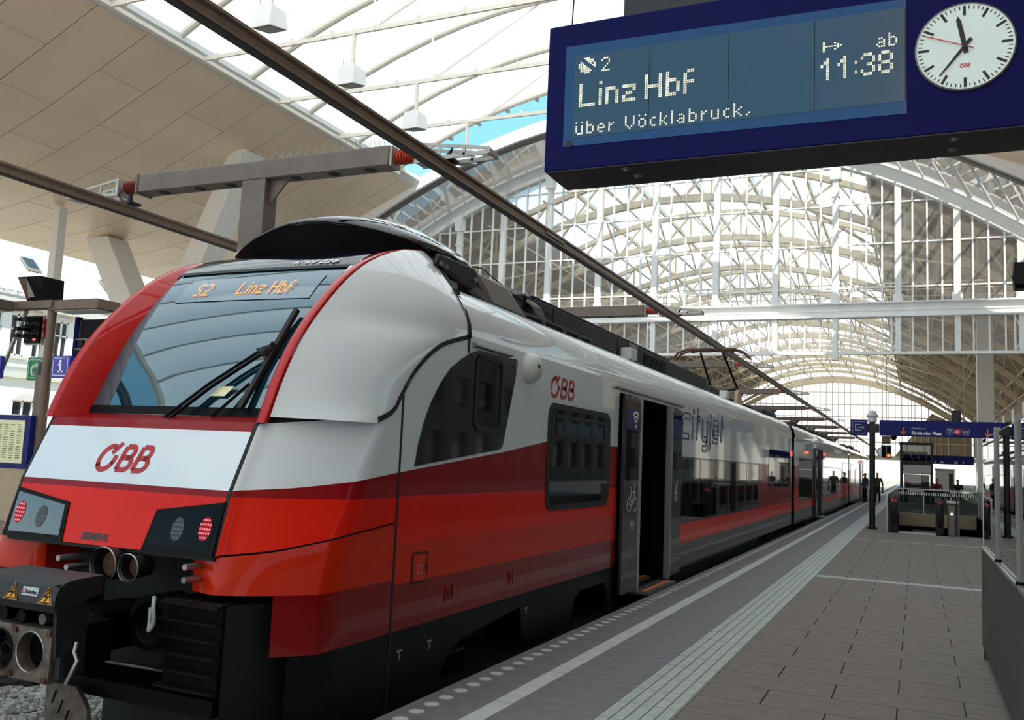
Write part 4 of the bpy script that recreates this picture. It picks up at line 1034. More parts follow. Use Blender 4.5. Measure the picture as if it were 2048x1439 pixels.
# --- roof equipment
B().hexa([T(1.0, 7.25, 3.03), T(1.22, 7.25, 3.02), T(1.22, 8.05, 3.02), T(1.0, 8.05, 3.03), T(.2, 7.1, 3.42), T(1.06, 7.16, 3.32), T(1.14, 7.7, 3.28), T(.2, 7.7, 3.40)]).build('air_duct', 'steel_mid', car, bevel=.03)
b = B().box(XC-1.1, XC+1.06, 8.25, 17.0, 3.0, 3.32); rb = b.build('equipment_fairing', 'roof_black', car, bevel=.015)
B().hexa([T(-.7, 7.9, 3.3), T(.9, 7.9, 3.3), T(1.04, 8.6, 3.3), T(-.7, 8.6, 3.3), T(-.7, 8.1, 3.42), T(.8, 8.1, 3.42), T(.95, 8.6, 3.38), T(-.7, 8.6, 3.38)]).build('air_intake', 'steel_dark', rb)
for y0, y1 in ((8.6, 10.2), (10.2, 12.2), (12.2, 14.4)): B().box(XC-1.0, XC+1.02, y0+.03, y1-.03, 3.32, 3.37).build('fairing_lid', 'black', rb, bevel=.01)
for y in (9.1, 11.45, 12.3): B().box(XC+1.06, XC+1.065, y-.008, y+.008, 3.05, 3.31).build('panel_joint', 'black', rb)
b = B().box(XC+1.06, XC+1.075, 12.0, 12.35, 3.05, 3.32); b.build('support_rib', 'roof_grey', rb)
b = B()
for i in range(7): b.hexa([T(1.06, 12.75, 3.08+.03*i), T(1.075, 12.75, 3.07+.03*i), T(1.075, 14.0, 3.07+.03*i), T(1.06, 14, 3.08+.03*i), T(1.06, 12.75, 3.095+.03*i), T(1.075, 12.75, 3.085+.03*i), T(1.075, 14, 3.085+.03*i), T(1.06, 14, 3.095+.03*i)])
b.build('vent_grille', 'black', rb)
B().hexa([T(-1.0, 17.0, 3.02), T(1.06, 17.0, 3.02), T(1.0, 18.0, 3.04), T(-1.0, 18, 3.04), T(-1.0, 17.0, 3.32), T(1.06, 17.0, 3.32), T(1.0, 17.9, 3.1), T(-1.0, 17.9, 3.1)]).build('fairing_end', 'roof_black', rb)
B().box(XC+.75, XC+1.08, 8.28, 8.5, 3.04, 3.3).build('cable_gland_box', 'black', rb)
for dy in (0, .07, .14): B().tube([T(1.08, 8.3+dy, 3.26), T(1.15, 8.34+dy, 3.2), T(1.16, 8.45+dy, 3.1), T(1.12, 8.7+dy, 3.05)], .02, 6).build('power_cable', 'roof_grey', rb)
B().tube([T(1.17, 8.0, 3.06), T(1.17, 8.6, 3.075), T(1.16, 10.0, 3.07)], .03, 6).build('power_cable', 'black', rb)
for y in (8.0, 8.5, 9.1, 9.6, 10.0, 10.9, 11.9): B().box(XC+1.1, XC+1.2, y-.06, y+.06, 3.03, 3.09).build('cable_clamp', 'steel_dark', rb, bevel=.01)
b = B().tube([T(.6, 7.05, 3.42), T(.9, 7.6, 3.45), T(1.15, 8.7, 3.1)], .006, 4).tube([T(.8, 8.1, 3.42), T(1.1, 9.0, 3.2)], .006, 4); b.build('guard_wire', 'black', rb)
# pantograph
pg = B().box(XC-.7, XC+.7, 20.4, 24.6, 3.2, 3.28).build('pantograph', 'black', car)
for w in (-.6, .6):
    for y in (20.6, 22.4, 24.4):
        B().rev([(.05, 0), (.09, .03), (.05, .05), (.09, .08), (.05, .1), (.05, .14)], T(w, y, 3.06), (0, 0, 1), 10).build('insulator', 'insulator_dark', pg)
b = B()
for w in (-.35, .35): b.tube([T(w*.6, 21.0, 3.35), T(w, 24.3, 3.75)], .04, 6).tube([T(w, 24.3, 3.75), T(w*.8, 22.6, 4.5)], .03, 6)
b.build('pantograph_arm', 'black', pg)
b = B()
for y in (22.45, 22.75): b.tube([T(-.95, y, 4.35), T(-.82, y, 4.5), T(-.6, y, 4.58), T(.6, y, 4.58), T(.82, y, 4.5), T(.95, y, 4.35)], .03, 6)
b.beam(T(-.5, 22.4, 4.54), T(-.5, 22.8, 4.54), .04, .04).beam(T(.5, 22.4, 4.54), T(.5, 22.8, 4.54), .04, .04).build('collector_head', 'rust', pg)
B().box(XC-.8, XC+.9, 18.4, 20.1, 3.05, 3.3).build('equipment_box', 'steel_dark', car, bevel=.04)
B().box(XC-.8, XC+1.0, 24.9, 27.0, 3.05, 3.28).build('equipment_box', 'roof_black', car, bevel=.08)
B().prism([T(.9, 20.8, 3.05), T(.9, 21.5, 3.05), T(.9, 21.4, 3.3), T(.9, 21.1, 3.45), T(.9, 20.9, 3.4)], (.08, 0, 0)).build('surge_bracket', 'tan_panel', car, bevel=.02)
B().box(XC-1.15, XC+1.15, 27.2, 27.95, -.1, 2.9).build('gangway', 'deep_black', car)
B().box(XC+1.41, XC+1.44, 26.95, 27.1, 2.05, 2.2).build('tail_marker', 'lamp_red', car)

# --- following cars
def follower(label, y0, y1, door, win, last=False):
    p = thing('train_car', label, 'train', (XC, (y0+y1)/2, -.55))
    shell(p, y0, y1); sd_ = lambda n, m, pts, d=-.02, t=.02: side(n, m, pts, d, t, p)
    sd_('white_band', 'car_white', [(y0, 1.79), (y1, 1.79), (y1, 2.62), (y0, 2.62)])
    sd_('red_band', 'car_crimson', [(y0, 1.1), (y1, 1.1), (y1, 1.79), (y0, 1.79)]); sd_('red_stripe', 'car_red', [(y0, .45), (y1, .45), (y1, 1.1), (y0, 1.1)])
    sd_('grey_band', 'car_grey', [(y0, .05), (y1, .05), (y1, .45), (y0, .45)]); sd_('skirt', 'skirt', [(y0+2.6, -.15), (y1-3, -.15), (y1-3, .05), (y0+2.6, .05)])
    for a, c, z0, z1 in win: sd_('window_band', 'car_grey', [(a-.05, z0-.05), (c+.05, z0-.05), (c+.05, z1+.05), (a-.05, z1+.05)], 0, .004); [sd_('side_window', 'dark_glass', rrect(a+(c-a)*q/max(1, round((c-a)/2.2))+.03, a+(c-a)*(q+1)/max(1, round((c-a)/2.2))-.03, z0, z1, .08), .004, .006) for q in range(max(1, round((c-a)/2.2)))]
    for a, c, opn in door:
        sd_('door_frame', 'alu', [(a-.06, .05), (c+.06, .05), (c+.06, 2.52), (a-.06, 2.52)], 0, .012)
        sd_('doorway' if opn else 'door_leaf', 'deep_black' if opn else 'car_grey', [(a, .06), (c, .06), (c, 2.48), (a, 2.48)], .01, .006)
        if opn:
            for e0_, e1 in ((a-.62, a), (c, c+.62)):
                o = sd_('door_leaf', 'car_grey', [(e0_, .07), (e1, .07), (e1, 2.47), (e0_, 2.47)], .03, .04); q = B(); plate(q, SIDE, [(e0_+.06, 1.0), (e1-.06, 1.0), (e1-.06, 2.4), (e0_+.06, 2.4)], .07, .004); q.build('door_window', 'dark_glass', o)
            o = B().box(XC+1.41, XC+1.66, a, c, .0, .035).build('step_plate', 'steel_mid', p)
        else:
            sd_('door_window', 'dark_glass', [(a+.1, 1.0), ((a+c)/2-.05, 1.0), ((a+c)/2-.05, 2.35), (a+.1, 2.35)], .016, .004); sd_('door_window', 'dark_glass', [((a+c)/2+.05, 1.0), (c-.1, 1.0), (c-.1, 2.35), ((a+c)/2+.05, 2.35)], .016, .004)
    bogie(p, y0+2.2); bogie(p, y1-2.4)
    for k in range(3): B().box(XC-.9, XC+.98, y0+3+k*5.6, y0+7.4+k*5.6, 3.05, 3.26).build('equipment_box', 'roof_black', p, bevel=.05)
    for k in range(7): B().beam(T(.2, y0+13+.9*k, 3.2), T(.5, y0+13.6+.9*k, 3.5 if k % 2 else 3.35), .12, .1).build('roof_bracket', 'steel_mid', p)
    B().box(XC+1.41, XC+1.44, y0+8.2, y0+9.6, 2.28, 2.38).build('side_marker', 'lamp_red', p)
    if not last: B().box(XC-1.15, XC+1.15, y1-.05, y1+.6, -.1, 2.9).build('gangway', 'deep_black', p)
    else: B().hexa([T(-1.41, y1, -.1), T(1.41, y1, -.1), T(.95, y1+1.6, -.1), T(-.95, y1+1.6, -.1), T(-1.41, y1, 2.9), T(1.41, y1, 2.9), T(.95, y1+.6, 2.9), T(-.95, y1+.6, 2.9)]).build('tail_cab', 'car_white', p, bevel=.1)
    return p
follower('middle car of the red and white train, one sliding door open', 27.95, 51.2, [(34.1, 35.5, True)], [(29., 33.2, .75, 2.0), (36.6, 46., .75, 1.8), (47., 50.4, 1.15, 2.1)])
follower('last visible car of the red and white train, nearest the far daylight', 51.85, 73.5, [(63., 64.5, True)], [(53., 56., 1.15, 2.1), (57, 62., .8, 1.85), (65.5, 72, .8, 1.85)], True)
# ------------------------------------------------------------------ overhead conductor rails
def rail(xc, zb, lab):
    t = thing('conductor_rail', lab, 'overhead rail', (xc, 0, zb))
    pr = [(-.035, 0), (.035, 0), (.04, .025), (.028, .04), (.028, .085), (.06, .10), (.06, .125), (-.06, .125), (-.06, .10), (-.028, .085), (-.028, .04), (-.04, .025)]
    B().prism([(xc+x, -8, zb+z) for x, z in pr], (0, 150, 0)).build('rail_profile', 'cond_copper', t)
    B().box(xc-.042, xc+.030, -8, 142, zb-.012, zb).build('contact_strip', 'cond_dark', t)
    B().box(xc-.075, xc-.06, -8, 142, zb+.0, zb+.125).build('side_flange', 'cond_dark', t)
    j0 = None
    for k in range(9):
        y = 11.6+10.45*k
        if j0 is None:
            b = B().box(xc+.03, xc+.05, y-.35, y+.35, zb+.045, zb+.085)
            for i in range(6): b.cyl((xc+.05, y-.3+.12*i, zb+.065), (xc+.062, y-.3+.12*i, zb+.065), .012, n=6)
            j0 = b.build('splice_plate', 'galv', t); yy = y
        else: dup(j0, (0, y-yy, 0), t)
    return t
rail(-4.71, 4.72, 'long overhead conductor rail running above the train roof')
rail(-9.45, 4.60, 'long overhead conductor rail above the empty left track')
def gantry(y, lab, first):
    t = thing('catenary_gantry', lab, 'gantry', (-7.3, y, -.74), 'overhead rail gantries along the tracks')
    z0, z1 = 4.86, 5.09
    b = B().box(-9.24, -5.4, y, y+.24, z0, z1).box(-9.24, -9.2, y-.02, y+.26, z0-.02, z1+.02); b.build('cross_beam', 'gantry', t, bevel=.012)
    for x in (-8.85, -8.25, -7.75, -6.75, -6.2, -5.7): B().cyl((x, y+.12, z0-.001), (x, y+.12, z0-.004), .075, n=14).build('drain_hole', 'deep_black', t)
    B().box(-7.48, -7.12, y+.0, y+.24, -.74, z0).build('mast', 'gantry', t, bevel=.012)
    B().prism([(-7.12, y+.1, z0), (-6.85, y+.1, z0), (-7.12, y+.1, z0-.3)], (0, .03, 0)).build('gusset', 'gantry', t)
    for s, xa, m in ((-1, -9.24, 'insulator_dark'), (1, -5.4, 'insulator')):
        pr = [(.03, 0), (.03, .03)]
        for i in range(7): pr += [(.05, .04+.035*i), (.088, .05+.035*i), (.088, .056+.035*i), (.05, .066+.035*i)]
        pr += [(.03, .30), (.03, .36)]
        B().rev(pr, (xa, y+.12, 4.975), (s, 0, 0), 18).build('insulator', m, t)
        if s > 0: B().box(xa, xa+.03, y+.02, y+.22, z0+.0, z1-.0).build('end_flange', 'galv', t)
        b = B(); x0 = xa+s*.33; x1 = xa+s*1.25; ym = y+.12; zr = 4.86 if s > 0 else 4.74
        b.box(min(x0, x0+s*.05), max(x0, x0+s*.05), ym-.11, ym+.11, 4.86, 5.08)
        for yy in (ym-.1, ym+.1):
            b.beam((x0, yy, 5.07), (x1, yy, 4.93), .015, .035).beam((x0, yy, 4.87), (x1, yy, 4.89), .02, .045).beam((x0+s*.32, yy, 5.02), (x0+s*.32, yy, 4.88), .02, .03).beam((x0+s*.62, yy, 4.97), (x0+s*.62, yy, 4.88), .02, .03)
        b.beam((x1, ym-.12, 4.9), (x1, ym+.12, 4.9), .03, .06); b.build('support_arm', 'galv', t)
        xr = -4.71 if s > 0 else -9.45
        b = B().box(xr-.1, xr+.1, ym-.1, ym+.1, zr, zr+.03).box(xr-.02, xr+.02, ym-.02, ym+.02, zr+.02, 4.92)
        b.tube([(xr+s*.05, ym-.05, zr+.03), (xr+s*.12, ym-.1, zr+.12), (xr+s*.05, ym-.1, 4.9)], .012, 6); b.build('rail_clamp', 'steel_dark', t)
    if first:
        b = B()
        for i in range(90):
            x = -9.2+3.8*i/90; q = (i % 3-1)*.09; b.beam((x, y+.12, z1), (x+.02, y+.12+q, z1+.14), .004, .004)
        o = b.build('bird_spikes', 'galv', t); o['kind'] = 'stuff'
    return t
glab = ['nearest grey gantry beam with streaked face, left of the cab roof', 'second grey gantry beam behind the train roof, in front of the glazed gable', 'third gantry along the track, above the raised pantograph']
for k in range(9): gantry(8.3+10.45*k, glab[k] if k < 3 else '%s gantry counted from the cab, seen small over the train roofs' % ['fourth', 'fifth', 'sixth', 'seventh', 'eighth', 'ninth'][k-3], k < 2)

# ------------------------------------------------------------------ departure display with clock
dp = thing('departure_display', 'large dark blue hanging departure display with round clock', 'display', (.3, 4.78, 3.25))
DX0, DX1, DZ0_, DZ1_ = -1.94, 1.9, 3.285, 4.15
B().box(DX0, DX1, 4.605, 4.96, DZ0_, DZ1_).build('casing', 'sign_navy', dp, bevel=.006)
B().box(DX0+.01, DX1-.01, 4.61, 4.955, DZ0_-.006, DZ0_).build('underside', 'display_under', dp)
B().box(-1.512, 1.2, 4.66, 4.92, 4.15, 4.42).build('mounting_box', 'display_under', dp, bevel=.01)
for x in (-1.0, .9): B().cyl((x, 4.79, 4.4), (x, 4.79, 9), .04).build('hanger', 'display_under', dp)
DF = Fr((0, 4.605, 0), (1, 0, 0), (0, 0, 1))
b = B(); plate(b, DF, [(-1.828, 3.42), (-.035, 3.40), (-.035, 3.99), (-1.83, 4.015)], 0, .003); sc = b.build('screen_bezel', 'display_glass', dp)
b = B(); plate(b, DF, [(-1.772, 3.465), (-.04, 3.465), (-.04, 3.945), (-1.774, 3.952)], .003, .002); b.build('screen', 'display_dark', sc)
for x in (-1.332, -.9, -.465, -.04): b = B(); plate(b, DF, [(x-.002, 3.47), (x+.002, 3.47), (x+.002, 3.94), (x-.002, 3.94)], .005, .001); b.build('screen_joint', 'deep_black', sc)
b = B()
dots(b, DF, '2', -1.612, 3.838, .0105, .0118, 1, 1, .006)
dots(b, DF, 'Linz', -1.738, 3.642, .0098, .0100, 2, 1, .006); dots(b, DF, 'Hbf', -1.355, 3.642, .0098, .0100, 2, 1, .006)
dots(b, DF, 'über Vöcklabruck,', -1.753, 3.482, .0114, .0108, 1, 1.7, .006)
dots(b, DF, '11:38', -.435, 3.618, .0068, .0084, 2, 1, .006)
dots(b, DF, '>', -.425, 3.768, .0135, .0080, 1, 1, .006)
dots(b, DF, 'ab', -.172, 3.755, .0105, .0102, 1, 1.3, .006)
for i in range(9):   # round line symbol with a slanting break
    for j in range(9):
        dx, dy = i-4, j-4
        if dx*dx+dy*dy <= 19 and abs(dx+dy-1) > 1 and not (dx-dy == 2 and dx > 0): plate(b, DF, [(-1.748+.0115*i, 3.838+.0105*j), (-1.748+.0115*i+.008, 3.838+.0105*j), (-1.748+.0115*i+.008, 3.846+.0105*j), (-1.748+.0115*i, 3.846+.0105*j)], .006, .001)
b.build('dot_text', 'led_white', sc).__setitem__('kind', 'stuff')
b = B().cyl((-1.79, 4.604, 3.432), (-1.79, 4.598, 3.432), .02, n=16); o = b.build('lock', 'steel_dark', dp)
for x, y in ((-1.47, 4.67), (-1.44, 4.80), (.175, 4.69), (.17, 4.84), (1.5, 4.7)):
    B().rev([(.001, -.012), (.013, -.012), (.015, -.004), (.026, -.003), (.027, 0)], (x, y, DZ0_-.006), (0, 0, 1), 14).build('bolt', 'steel_mid', dp)
ck = B().cyl((.22, 4.606, 3.698), (.22, 4.592, 3.698), .213, n=48).build('clock', 'clock_face', dp)
B().rev([(.212, 0), (.219, -.006), (.219, .012), (.212, .016)], (.22, 4.604, 3.698), (0, -1, 0), 48).build('clock_rim', 'steel_mid', ck)
CF = Fr((.22, 4.592, 3.698), (1, 0, 0), (0, 0, 1))
b = B()
for i in range(60):
    a = math.radians(6*i); r0_, w_k = (.155, .0125) if i % 5 == 0 else (.186, .0045)
    stroke(b, CF, [(r0_*math.sin(a), r0_*math.cos(a)), (.203*math.sin(a), .203*math.cos(a))], w_k, 0, .001)
b.build('minute_mark', 'clock_black', ck)
def hand(ang, l0, l1, w0, w1, m, d):
    a = math.radians(ang); s, c = math.sin(a), math.cos(a); b = B()
    plate(b, CF, [(l0*s-w0*c, l0*c+w0*s), (l0*s+w0*c, l0*c-w0*s), (l1*s+w1*c, l1*c-w1*s), (l1*s-w1*c, l1*c+w1*s)], d, .002); return b
hand(-11, -.035, .132, .011, .010, 0, .002).poly([CF.p(.132*math.sin(math.radians(-11))+x, .132*math.cos(math.radians(-11))+y, .004) for x, y in ((-.013, 0), (.013, -.005), (-.0035, .024))]).build('hour_hand', 'clock_black', ck)
hand(219, -.045, .175, .009, .003, 0, .005).build('minute_hand', 'clock_black', ck)
hand(-67, -.04, .19, .0022, .0022, 0, .008).build('second_hand', 'sign_red', ck)
B().cyl(CF.p(0, 0, 0), CF.p(0, 0, .012), .012, n=16).build('clock_hub', 'clock_black', ck)
obb('railway_wordmark', CF, -.024, -.105, .021, 'sign_red', ck, .001, 1.0)
B().beam((-1.86, 4.75, 4.15), (-1.85, 4.75, 4.42), .006, .006).build('aerial', 'black', dp)

# ------------------------------------------------------------------ wayfinding signs
wf = thing('wayfinding_sign', 'long dark blue overhead sign on a dark pole by the escalators', 'sign', (-1.22, 29.45, 0))
B().cyl((-1.22, 29.45, 0), (-1.22, 29.45, 3.3), .085, n=20).build('pole', 'steel_dark', wf)
B().cyl((-1.22, 29.45, 0), (-1.22, 29.45, .06), .14, n=20).build('pole_foot', 'steel_dark', wf)
B().rev([(.085, 3.2), (.13, 3.22), (.13, 3.36), (.17, 3.38), (.17, 3.44), (.12, 3.46), (.12, 3.54), (.03, 3.56), (.001, 3.6)], (-1.22, 29.45, 0), (0, 0, 1), 20).build('lantern', 'lantern', wf)
B().box(-1.36, -1.02, 29.36, 29.5, 2.9, 3.16).build('bracket', 'steel_dark', wf)
B().box(-1.835, -1.35, 29.3, 29.4, 2.79, 3.275).build('exit_panel', 'sign_blue', wf, bevel=.004)
B().box(-1.012, 2.36, 29.3, 29.44, 2.81, 3.275).build('direction_panel', 'sign_blue', wf, bevel=.004)
B().box(2.5, 2.9, 29.3, 29.44, 2.81, 3.275).build('side_panel', 'sign_blue', wf, bevel=.004)
B().cyl((2.42, 29.45, 0), (2.42, 29.45, 3.3), .085, n=16).build('pole', 'steel_dark', wf)
WF = Fr((0, 29.3, 0), (1, 0, 0), (0, 0, 1))
b = B(); stroke(b, WF, rrect(-1.77, -1.41, 2.86, 3.21, .03), .012, .001, .003, True)
stroke(b, WF, [(-1.53, 3.12), (-1.69, 3.12), (-1.69, 2.95), (-1.53, 2.95)], .032, .001, .003); stroke(b, WF, [(-1.63, 3.035), (-1.45, 3.035)], .02, .001, .003); stroke(b, WF, [(-1.51, 3.09), (-1.45, 3.035), (-1.51, 2.98)], .02, .001, .003); b.build('exit_symbol', 'paving_light', wf)
for x in (-.36, 1.88):
    b = B(); stroke(b, WF, [(x, 3.07), (x, 2.86)], .028, .001, .003); stroke(b, WF, [(x-.07, 2.95), (x, 2.865), (x+.07, 2.95)], .028, .001, .003); b.build('arrow', 'arrow_orange', wf)
text('place_name', 'Südtiroler Platz', WF, -.13, 2.865, .13, 'white_paint', wf, .003); text('place_name', 'Schallmoos', WF, -.13, 3.02, .085, 'paving_light', wf, .002)
b = B(); stroke(b, WF, rrect(.80, .965, 2.89, 3.06, .02), .008, .001, .003, True); stroke(b, WF, [(.845, 2.96), (.845, 3.03), (.92, 3.03), (.92, 2.96)], .018, .001, .003); stroke(b, WF, [(.88, 2.97), (.88, 2.92)], .012, .001, .003); b.build('underpass_symbol', 'line_white', wf)
b = B(); plate(b, WF, rrect(1.01, 1.18, 2.89, 3.06, .02), .001, .003); o = b.build('tram_symbol', 'sign_red', wf); text('tram_letters', 'SLB', WF, 1.03, 2.95, .07, 'white_paint', o, .002, .006)
b = B(); stroke(b, WF, rrect(1.23, 1.41, 2.89, 3.06, .02), .006, .001, .003, True); stroke(b, WF, [(1.25, 2.97), (1.28, 3.0), (1.37, 3.0), (1.39, 2.97), (1.25, 2.97)], .012, .001, .003, True)
for x in (1.28, 1.36): stroke(b, WF, arc(x, 2.945, .014, 0, 340, 8), .01, .001, .003, True)
b.build('bus_symbol', 'line_white', wf)
B().ball((-.62, 29.37, 2.77), .09, .09, .09).build('camera_dome', 'black', wf)
B().box(.95, 1.2, 29.6, 29.8, 3.2, 3.62).build('floodlight', 'steel_dark', wf, bevel=.02)
s2 = thing('platform_sign', 'smaller dark blue overhead platform sign beyond the glass lift', 'sign', (1.5, 66, 2.5))
B().box(-.8, 3.42, 66, 66.15, 2.48, 3.05).build('panel', 'sign_blue', s2, bevel=.005)
SF = Fr((0, 66, 0), (1, 0, 0), (0, 0, 1))
for s_, x, h in (('4', -.6, .2), ('C', -.1, .2), ('4', 1.1, .16), ('Kz', 1.45, .16), ('LR', 2.25, .16), ('5', 2.75, .16)): text('sign_text', s_, SF, x, 2.55 if h < .2 else 2.7, h*1.3, 'white_paint', s2, .002)
for x in (-.3, 2.9): B().cyl((x, 66.07, 3.0), (x, 66.07, 14.6-.9*(x > 0)), .018).build('hanger', 'hall_beige', s2)
# far-off platform signal
sg_ = thing('platform_signal', 'hanging railway signal showing one red light, right of the pole', 'signal', (-1.4, 50, 2.5))
B().box(-1.66, -1.16, 50, 50.25, 2.46, 3.15).build('backboard', 'white_paint', sg_); B().box(-1.62, -1.42, 49.98, 50.0, 2.5, 3.1).box(-1.39, -1.19, 49.98, 50, 2.5, 3.1).build('lamp_panel', 'black', sg_)
B().cyl((-1.29, 49.97, 2.62), (-1.29, 49.95, 2.62), .085, n=16).build('red_lamp', 'signal_red', sg_)
b = B()
for x in (-1.52, -1.29):
    for z in (2.68, 2.98): b.prism([(x+.09*math.cos(a), 49.98, z+.09*math.sin(a)) for a in [PI*i/6 for i in range(7)]], (0, -.18, 0))
b.build('hood', 'black', sg_)
B().box(-1.6, -1.2, 50, 50.2, 3.2, 3.6).build('route_box', 'post_brown', sg_); B().cyl((-1.4, 50.1, 3.6), (-1.4, 50.1, 15.1), .02).build('hanger', 'hall_beige', sg_)
t = thing('platform_clock', 'small round clock hanging beyond the dark pole', 'clock', (-2.25, 62, 3.0)); B().rev([(.001, 0), (.3, 0), (.32, .05), (.3, .1), (.001, .1)], (-2.0, 62, 3.05), (0, 1, 0), 24).build('case', 'steel_mid', t); B().cyl((-2.0, 62, 3.05), (-2.0, 61.99, 3.05), .27, n=24).build('face', 'clock_face', t); B().cyl((-2.0, 62.05, 3.35), (-2.0, 62.05, 15.35), .018).build('hanger', 'hall_beige', t)

# ------------------------------------------------------------------ escalators, stairwell and lift
sw = struct('wall_stairwell', 'dark stairwell cut into the platform')
H0, H1, K0, K1 = HX0, HX1, HY0, HY1
B().box(H0-.25, H0, K0, K1, -4.5, -.02).box(H1, H1+.25, K0, K1, -4.5, -.02).build('side', 'concrete', sw)
B().box(H0, H1, K1, K1+.3, -4.5, -.6).build('end', 'concrete', sw); B().box(H0, H1, K1-.04, K1+.2, -.55, .0).build('edge_band', 'brass_band', sw)
B().box(H0, H1, K0-.3, K1, -4.6, -4.5).build('lower_floor', 'stair', sw)
B().box(-.15, .75, K1-.3, K1-.2, -1.6, -.7).build('hanging_box', 'steel_mid', sw)
def escal(xl, xr, lab, dark):
    t = thing('escalator', lab, 'escalator', ((xl+xr)/2, 29, 0))
    for x in (xl, xr):
        B().hexa([(x-.11, 28.5, -.01), (x+.11, 28.5, -.01), (x+.11, 28.85, -.01), (x-.11, 28.85, -.01), (x-.1, 28.42, .86), (x+.1, 28.42, .86), (x+.1, 28.85, .86), (x-.1, 28.85, .86)]).build('newel', 'steel_dark', t, bevel=.03)
        b = B().tube([(x, 29.2, .12), (x, 28.6, .16), (x, 28.36, .36), (x, 28.3, .62), (x, 28.38, .86), (x, 28.6, .98), (x, 29.4, 1.0), (x, 30.5, .9), (x, 36, -2.3)], .045, 8); b.build('handrail', 'rubber', t)
        B().prism([(x-.02, 28.6, .05), (x-.02, 28.5, .5), (x-.02, 28.62, .93), (x-.02, 29.4, .95), (x-.02, 30.5, .85), (x-.02, 36, -2.35), (x-.02, 36, -3.2), (x-.02, 30.5, .0)], (.04, 0, 0)).build('balustrade', 'steel_dark', t)
        B().box(x-.1, x+.1, 28.43, 28.6, .86, .95).build('sensor_head', 'car_maroon' if not dark else 'steel_dark', t, bevel=.02)
        B().box(x-.04, x+.04, 28.415, 28.43, .88, .91).build('sensor_light', 'signal_red' if x == xl else 'led_white', t)
    B().box(xl+.1, xr-.1, 28.5, 29.4, -.03, .002).build('landing_plate', 'galv', t)
    for k in range(14): y = 29.4+.4*k; B().box(xl+.08, xr-.08, y, y+.42, -.4-.22*k-.3, -.1-.22*k).build('step', 'steel_dark', t)
escal(-.60, .60, 'nearest escalator with dark handrails beside the pole', False)
t = thing('staircase', 'stairs going down beside the escalator with metal handrails', 'stairs', (1.6, 29, 0))
for k in range(20): y = 28.8+.31*k; B().box(1.02, 2.3, y, y+.33, -.16-.17*k-.3, -.0-.17*k-.02).build('step', 'stair', t)
for x in (1.08, 2.2):
    B().tube([(x, 28.6, .0), (x, 28.6, .92), (x, 29.0, .95), (x, 35, -2.4)], .025, 8).build('handrail', 'alu', t)
    for k in range(4): B().cyl((x, 29.6+1.3*k, -.5-.72*k), (x, 29.6+1.3*k, .62-.73*k), .018, n=8).build('baluster', 'alu', t)
t = thing('ticket_pillar', 'grey newel pillar with white light between escalator and stairs', 'pillar', (.92, 28.5, 0))
B().box(.80, 1.0, 28.4, 28.75, 0, .9).build('body', 'steel_mid', t, bevel=.03); B().cyl((.9, 28.4, .62), (.9, 28.38, .62), .045, n=14).build('lamp', 'led_white', t); B().box(.78, 1.02, 28.35, 28.9, .9, .97).build('cap', 'galv', t, bevel=.02)
t = thing('glass_barrier', 'glass barrier with striped film along the stairwell', 'barrier', (0, 44, 0))
def gl(x0, y0, x1, y1, n):
    for i in range(n):
        a, c = i/n, (i+1)/n; p0 = (x0+(x1-x0)*a, y0+(y1-y0)*a); p1 = (x0+(x1-x0)*c, y0+(y1-y0)*c)
        B().prism([(p0[0], p0[1], .02), (p1[0], p1[1], .02), (p1[0], p1[1], 1.02), (p0[0], p0[1], 1.02)], (.012, .012, 0)).build('pane', 'barrier_glass', t)
        B().box(p0[0]-.02, p0[0]+.02, p0[1]-.02, p0[1]+.02, 0, 1.04).build('post', 'alu', t)
    B().beam((x0, y0, 1.06), (x1, y1, 1.06), .06, .05).build('top_rail', 'alu', t)
gl(H0-.08, K0+.4, H0-.08, K1+.1, 9); gl(H0-.08, K1+.1, H1+.1, K1+.1, 3); gl(H1+.1, K1+.1, H1+.1, K0+6, 6)
for i in range(34):
    x = H0+.0+.092*i; B().prism([(x, K1+.06, .80), (x+.046, K1+.06, .80), (x+.046, K1+.06, .93), (x, K1+.06, .93)], (0, .004, 0)).build('film_stripe', 'white_paint' if i % 1 == 0 else 'black', t)
B().box(H0, H1, K1+.07, K1+.075, .78, .95).build('film', 'black', t)
lt = thing('lift_tower', 'dark framed glass lift tower behind the stairwell barrier', 'lift', (0, 61, 0))
for x in (-.85, .85):
    for y in (60.2, 61.8): B().box(x-.07, x+.07, y-.07, y+.07, 0, 3.55).build('corner_post', 'steel_dark', lt)
B().box(-.95, .95, 60.1, 61.9, 3.5, 3.66).build('roof', 'steel_dark', lt); B().box(-.9, .9, 60.12, 60.28, 2.3, 2.55).build('transom', 'steel_dark', lt); B().box(-.8, .8, 60.7, 61.6, 1.75, 2.75).build('lift_machinery', 'black', lt)
for x0, x1, y0, y1 in ((-.85, .85, 60.2, 60.2), (-.85, -.85, 60.2, 61.8), (.85, .85, 60.2, 61.8)): B().poly([(x0, y0, 0), (x1, y1, 0), (x1, y1, 3.5), (x0, y0, 3.5)]).build('pane', 'barrier_glass', lt)
B().box(-.7, .72, 60.6, 61.7, .0, 1.72).build('cabin', 'steel_mid', lt, bevel=.02)
b = B()
for i in range(3): b.beam((-.5+.4*i, 60.3, 3.4), (-.2+.4*i, 60.3, 2.6), .08, .04)
b.build('cross_brace', 'post_white', lt)
t = thing('platform_kiosk', 'pale box cabinet beyond the barrier, left of the seated person', 'kiosk', (1.9, 66, 0)); B().box(1.15, 2.3, 66.3, 67.1, 0, 2.1).build('body', 'post_white', t, bevel=.03); B().box(1.95, 2.2, 66.28, 66.3, .2, 1.9).build('door', 'stair', t); B().box(1.1, 2.35, 66.25, 67.15, 2.1, 2.18).build('roof', 'concrete', t)
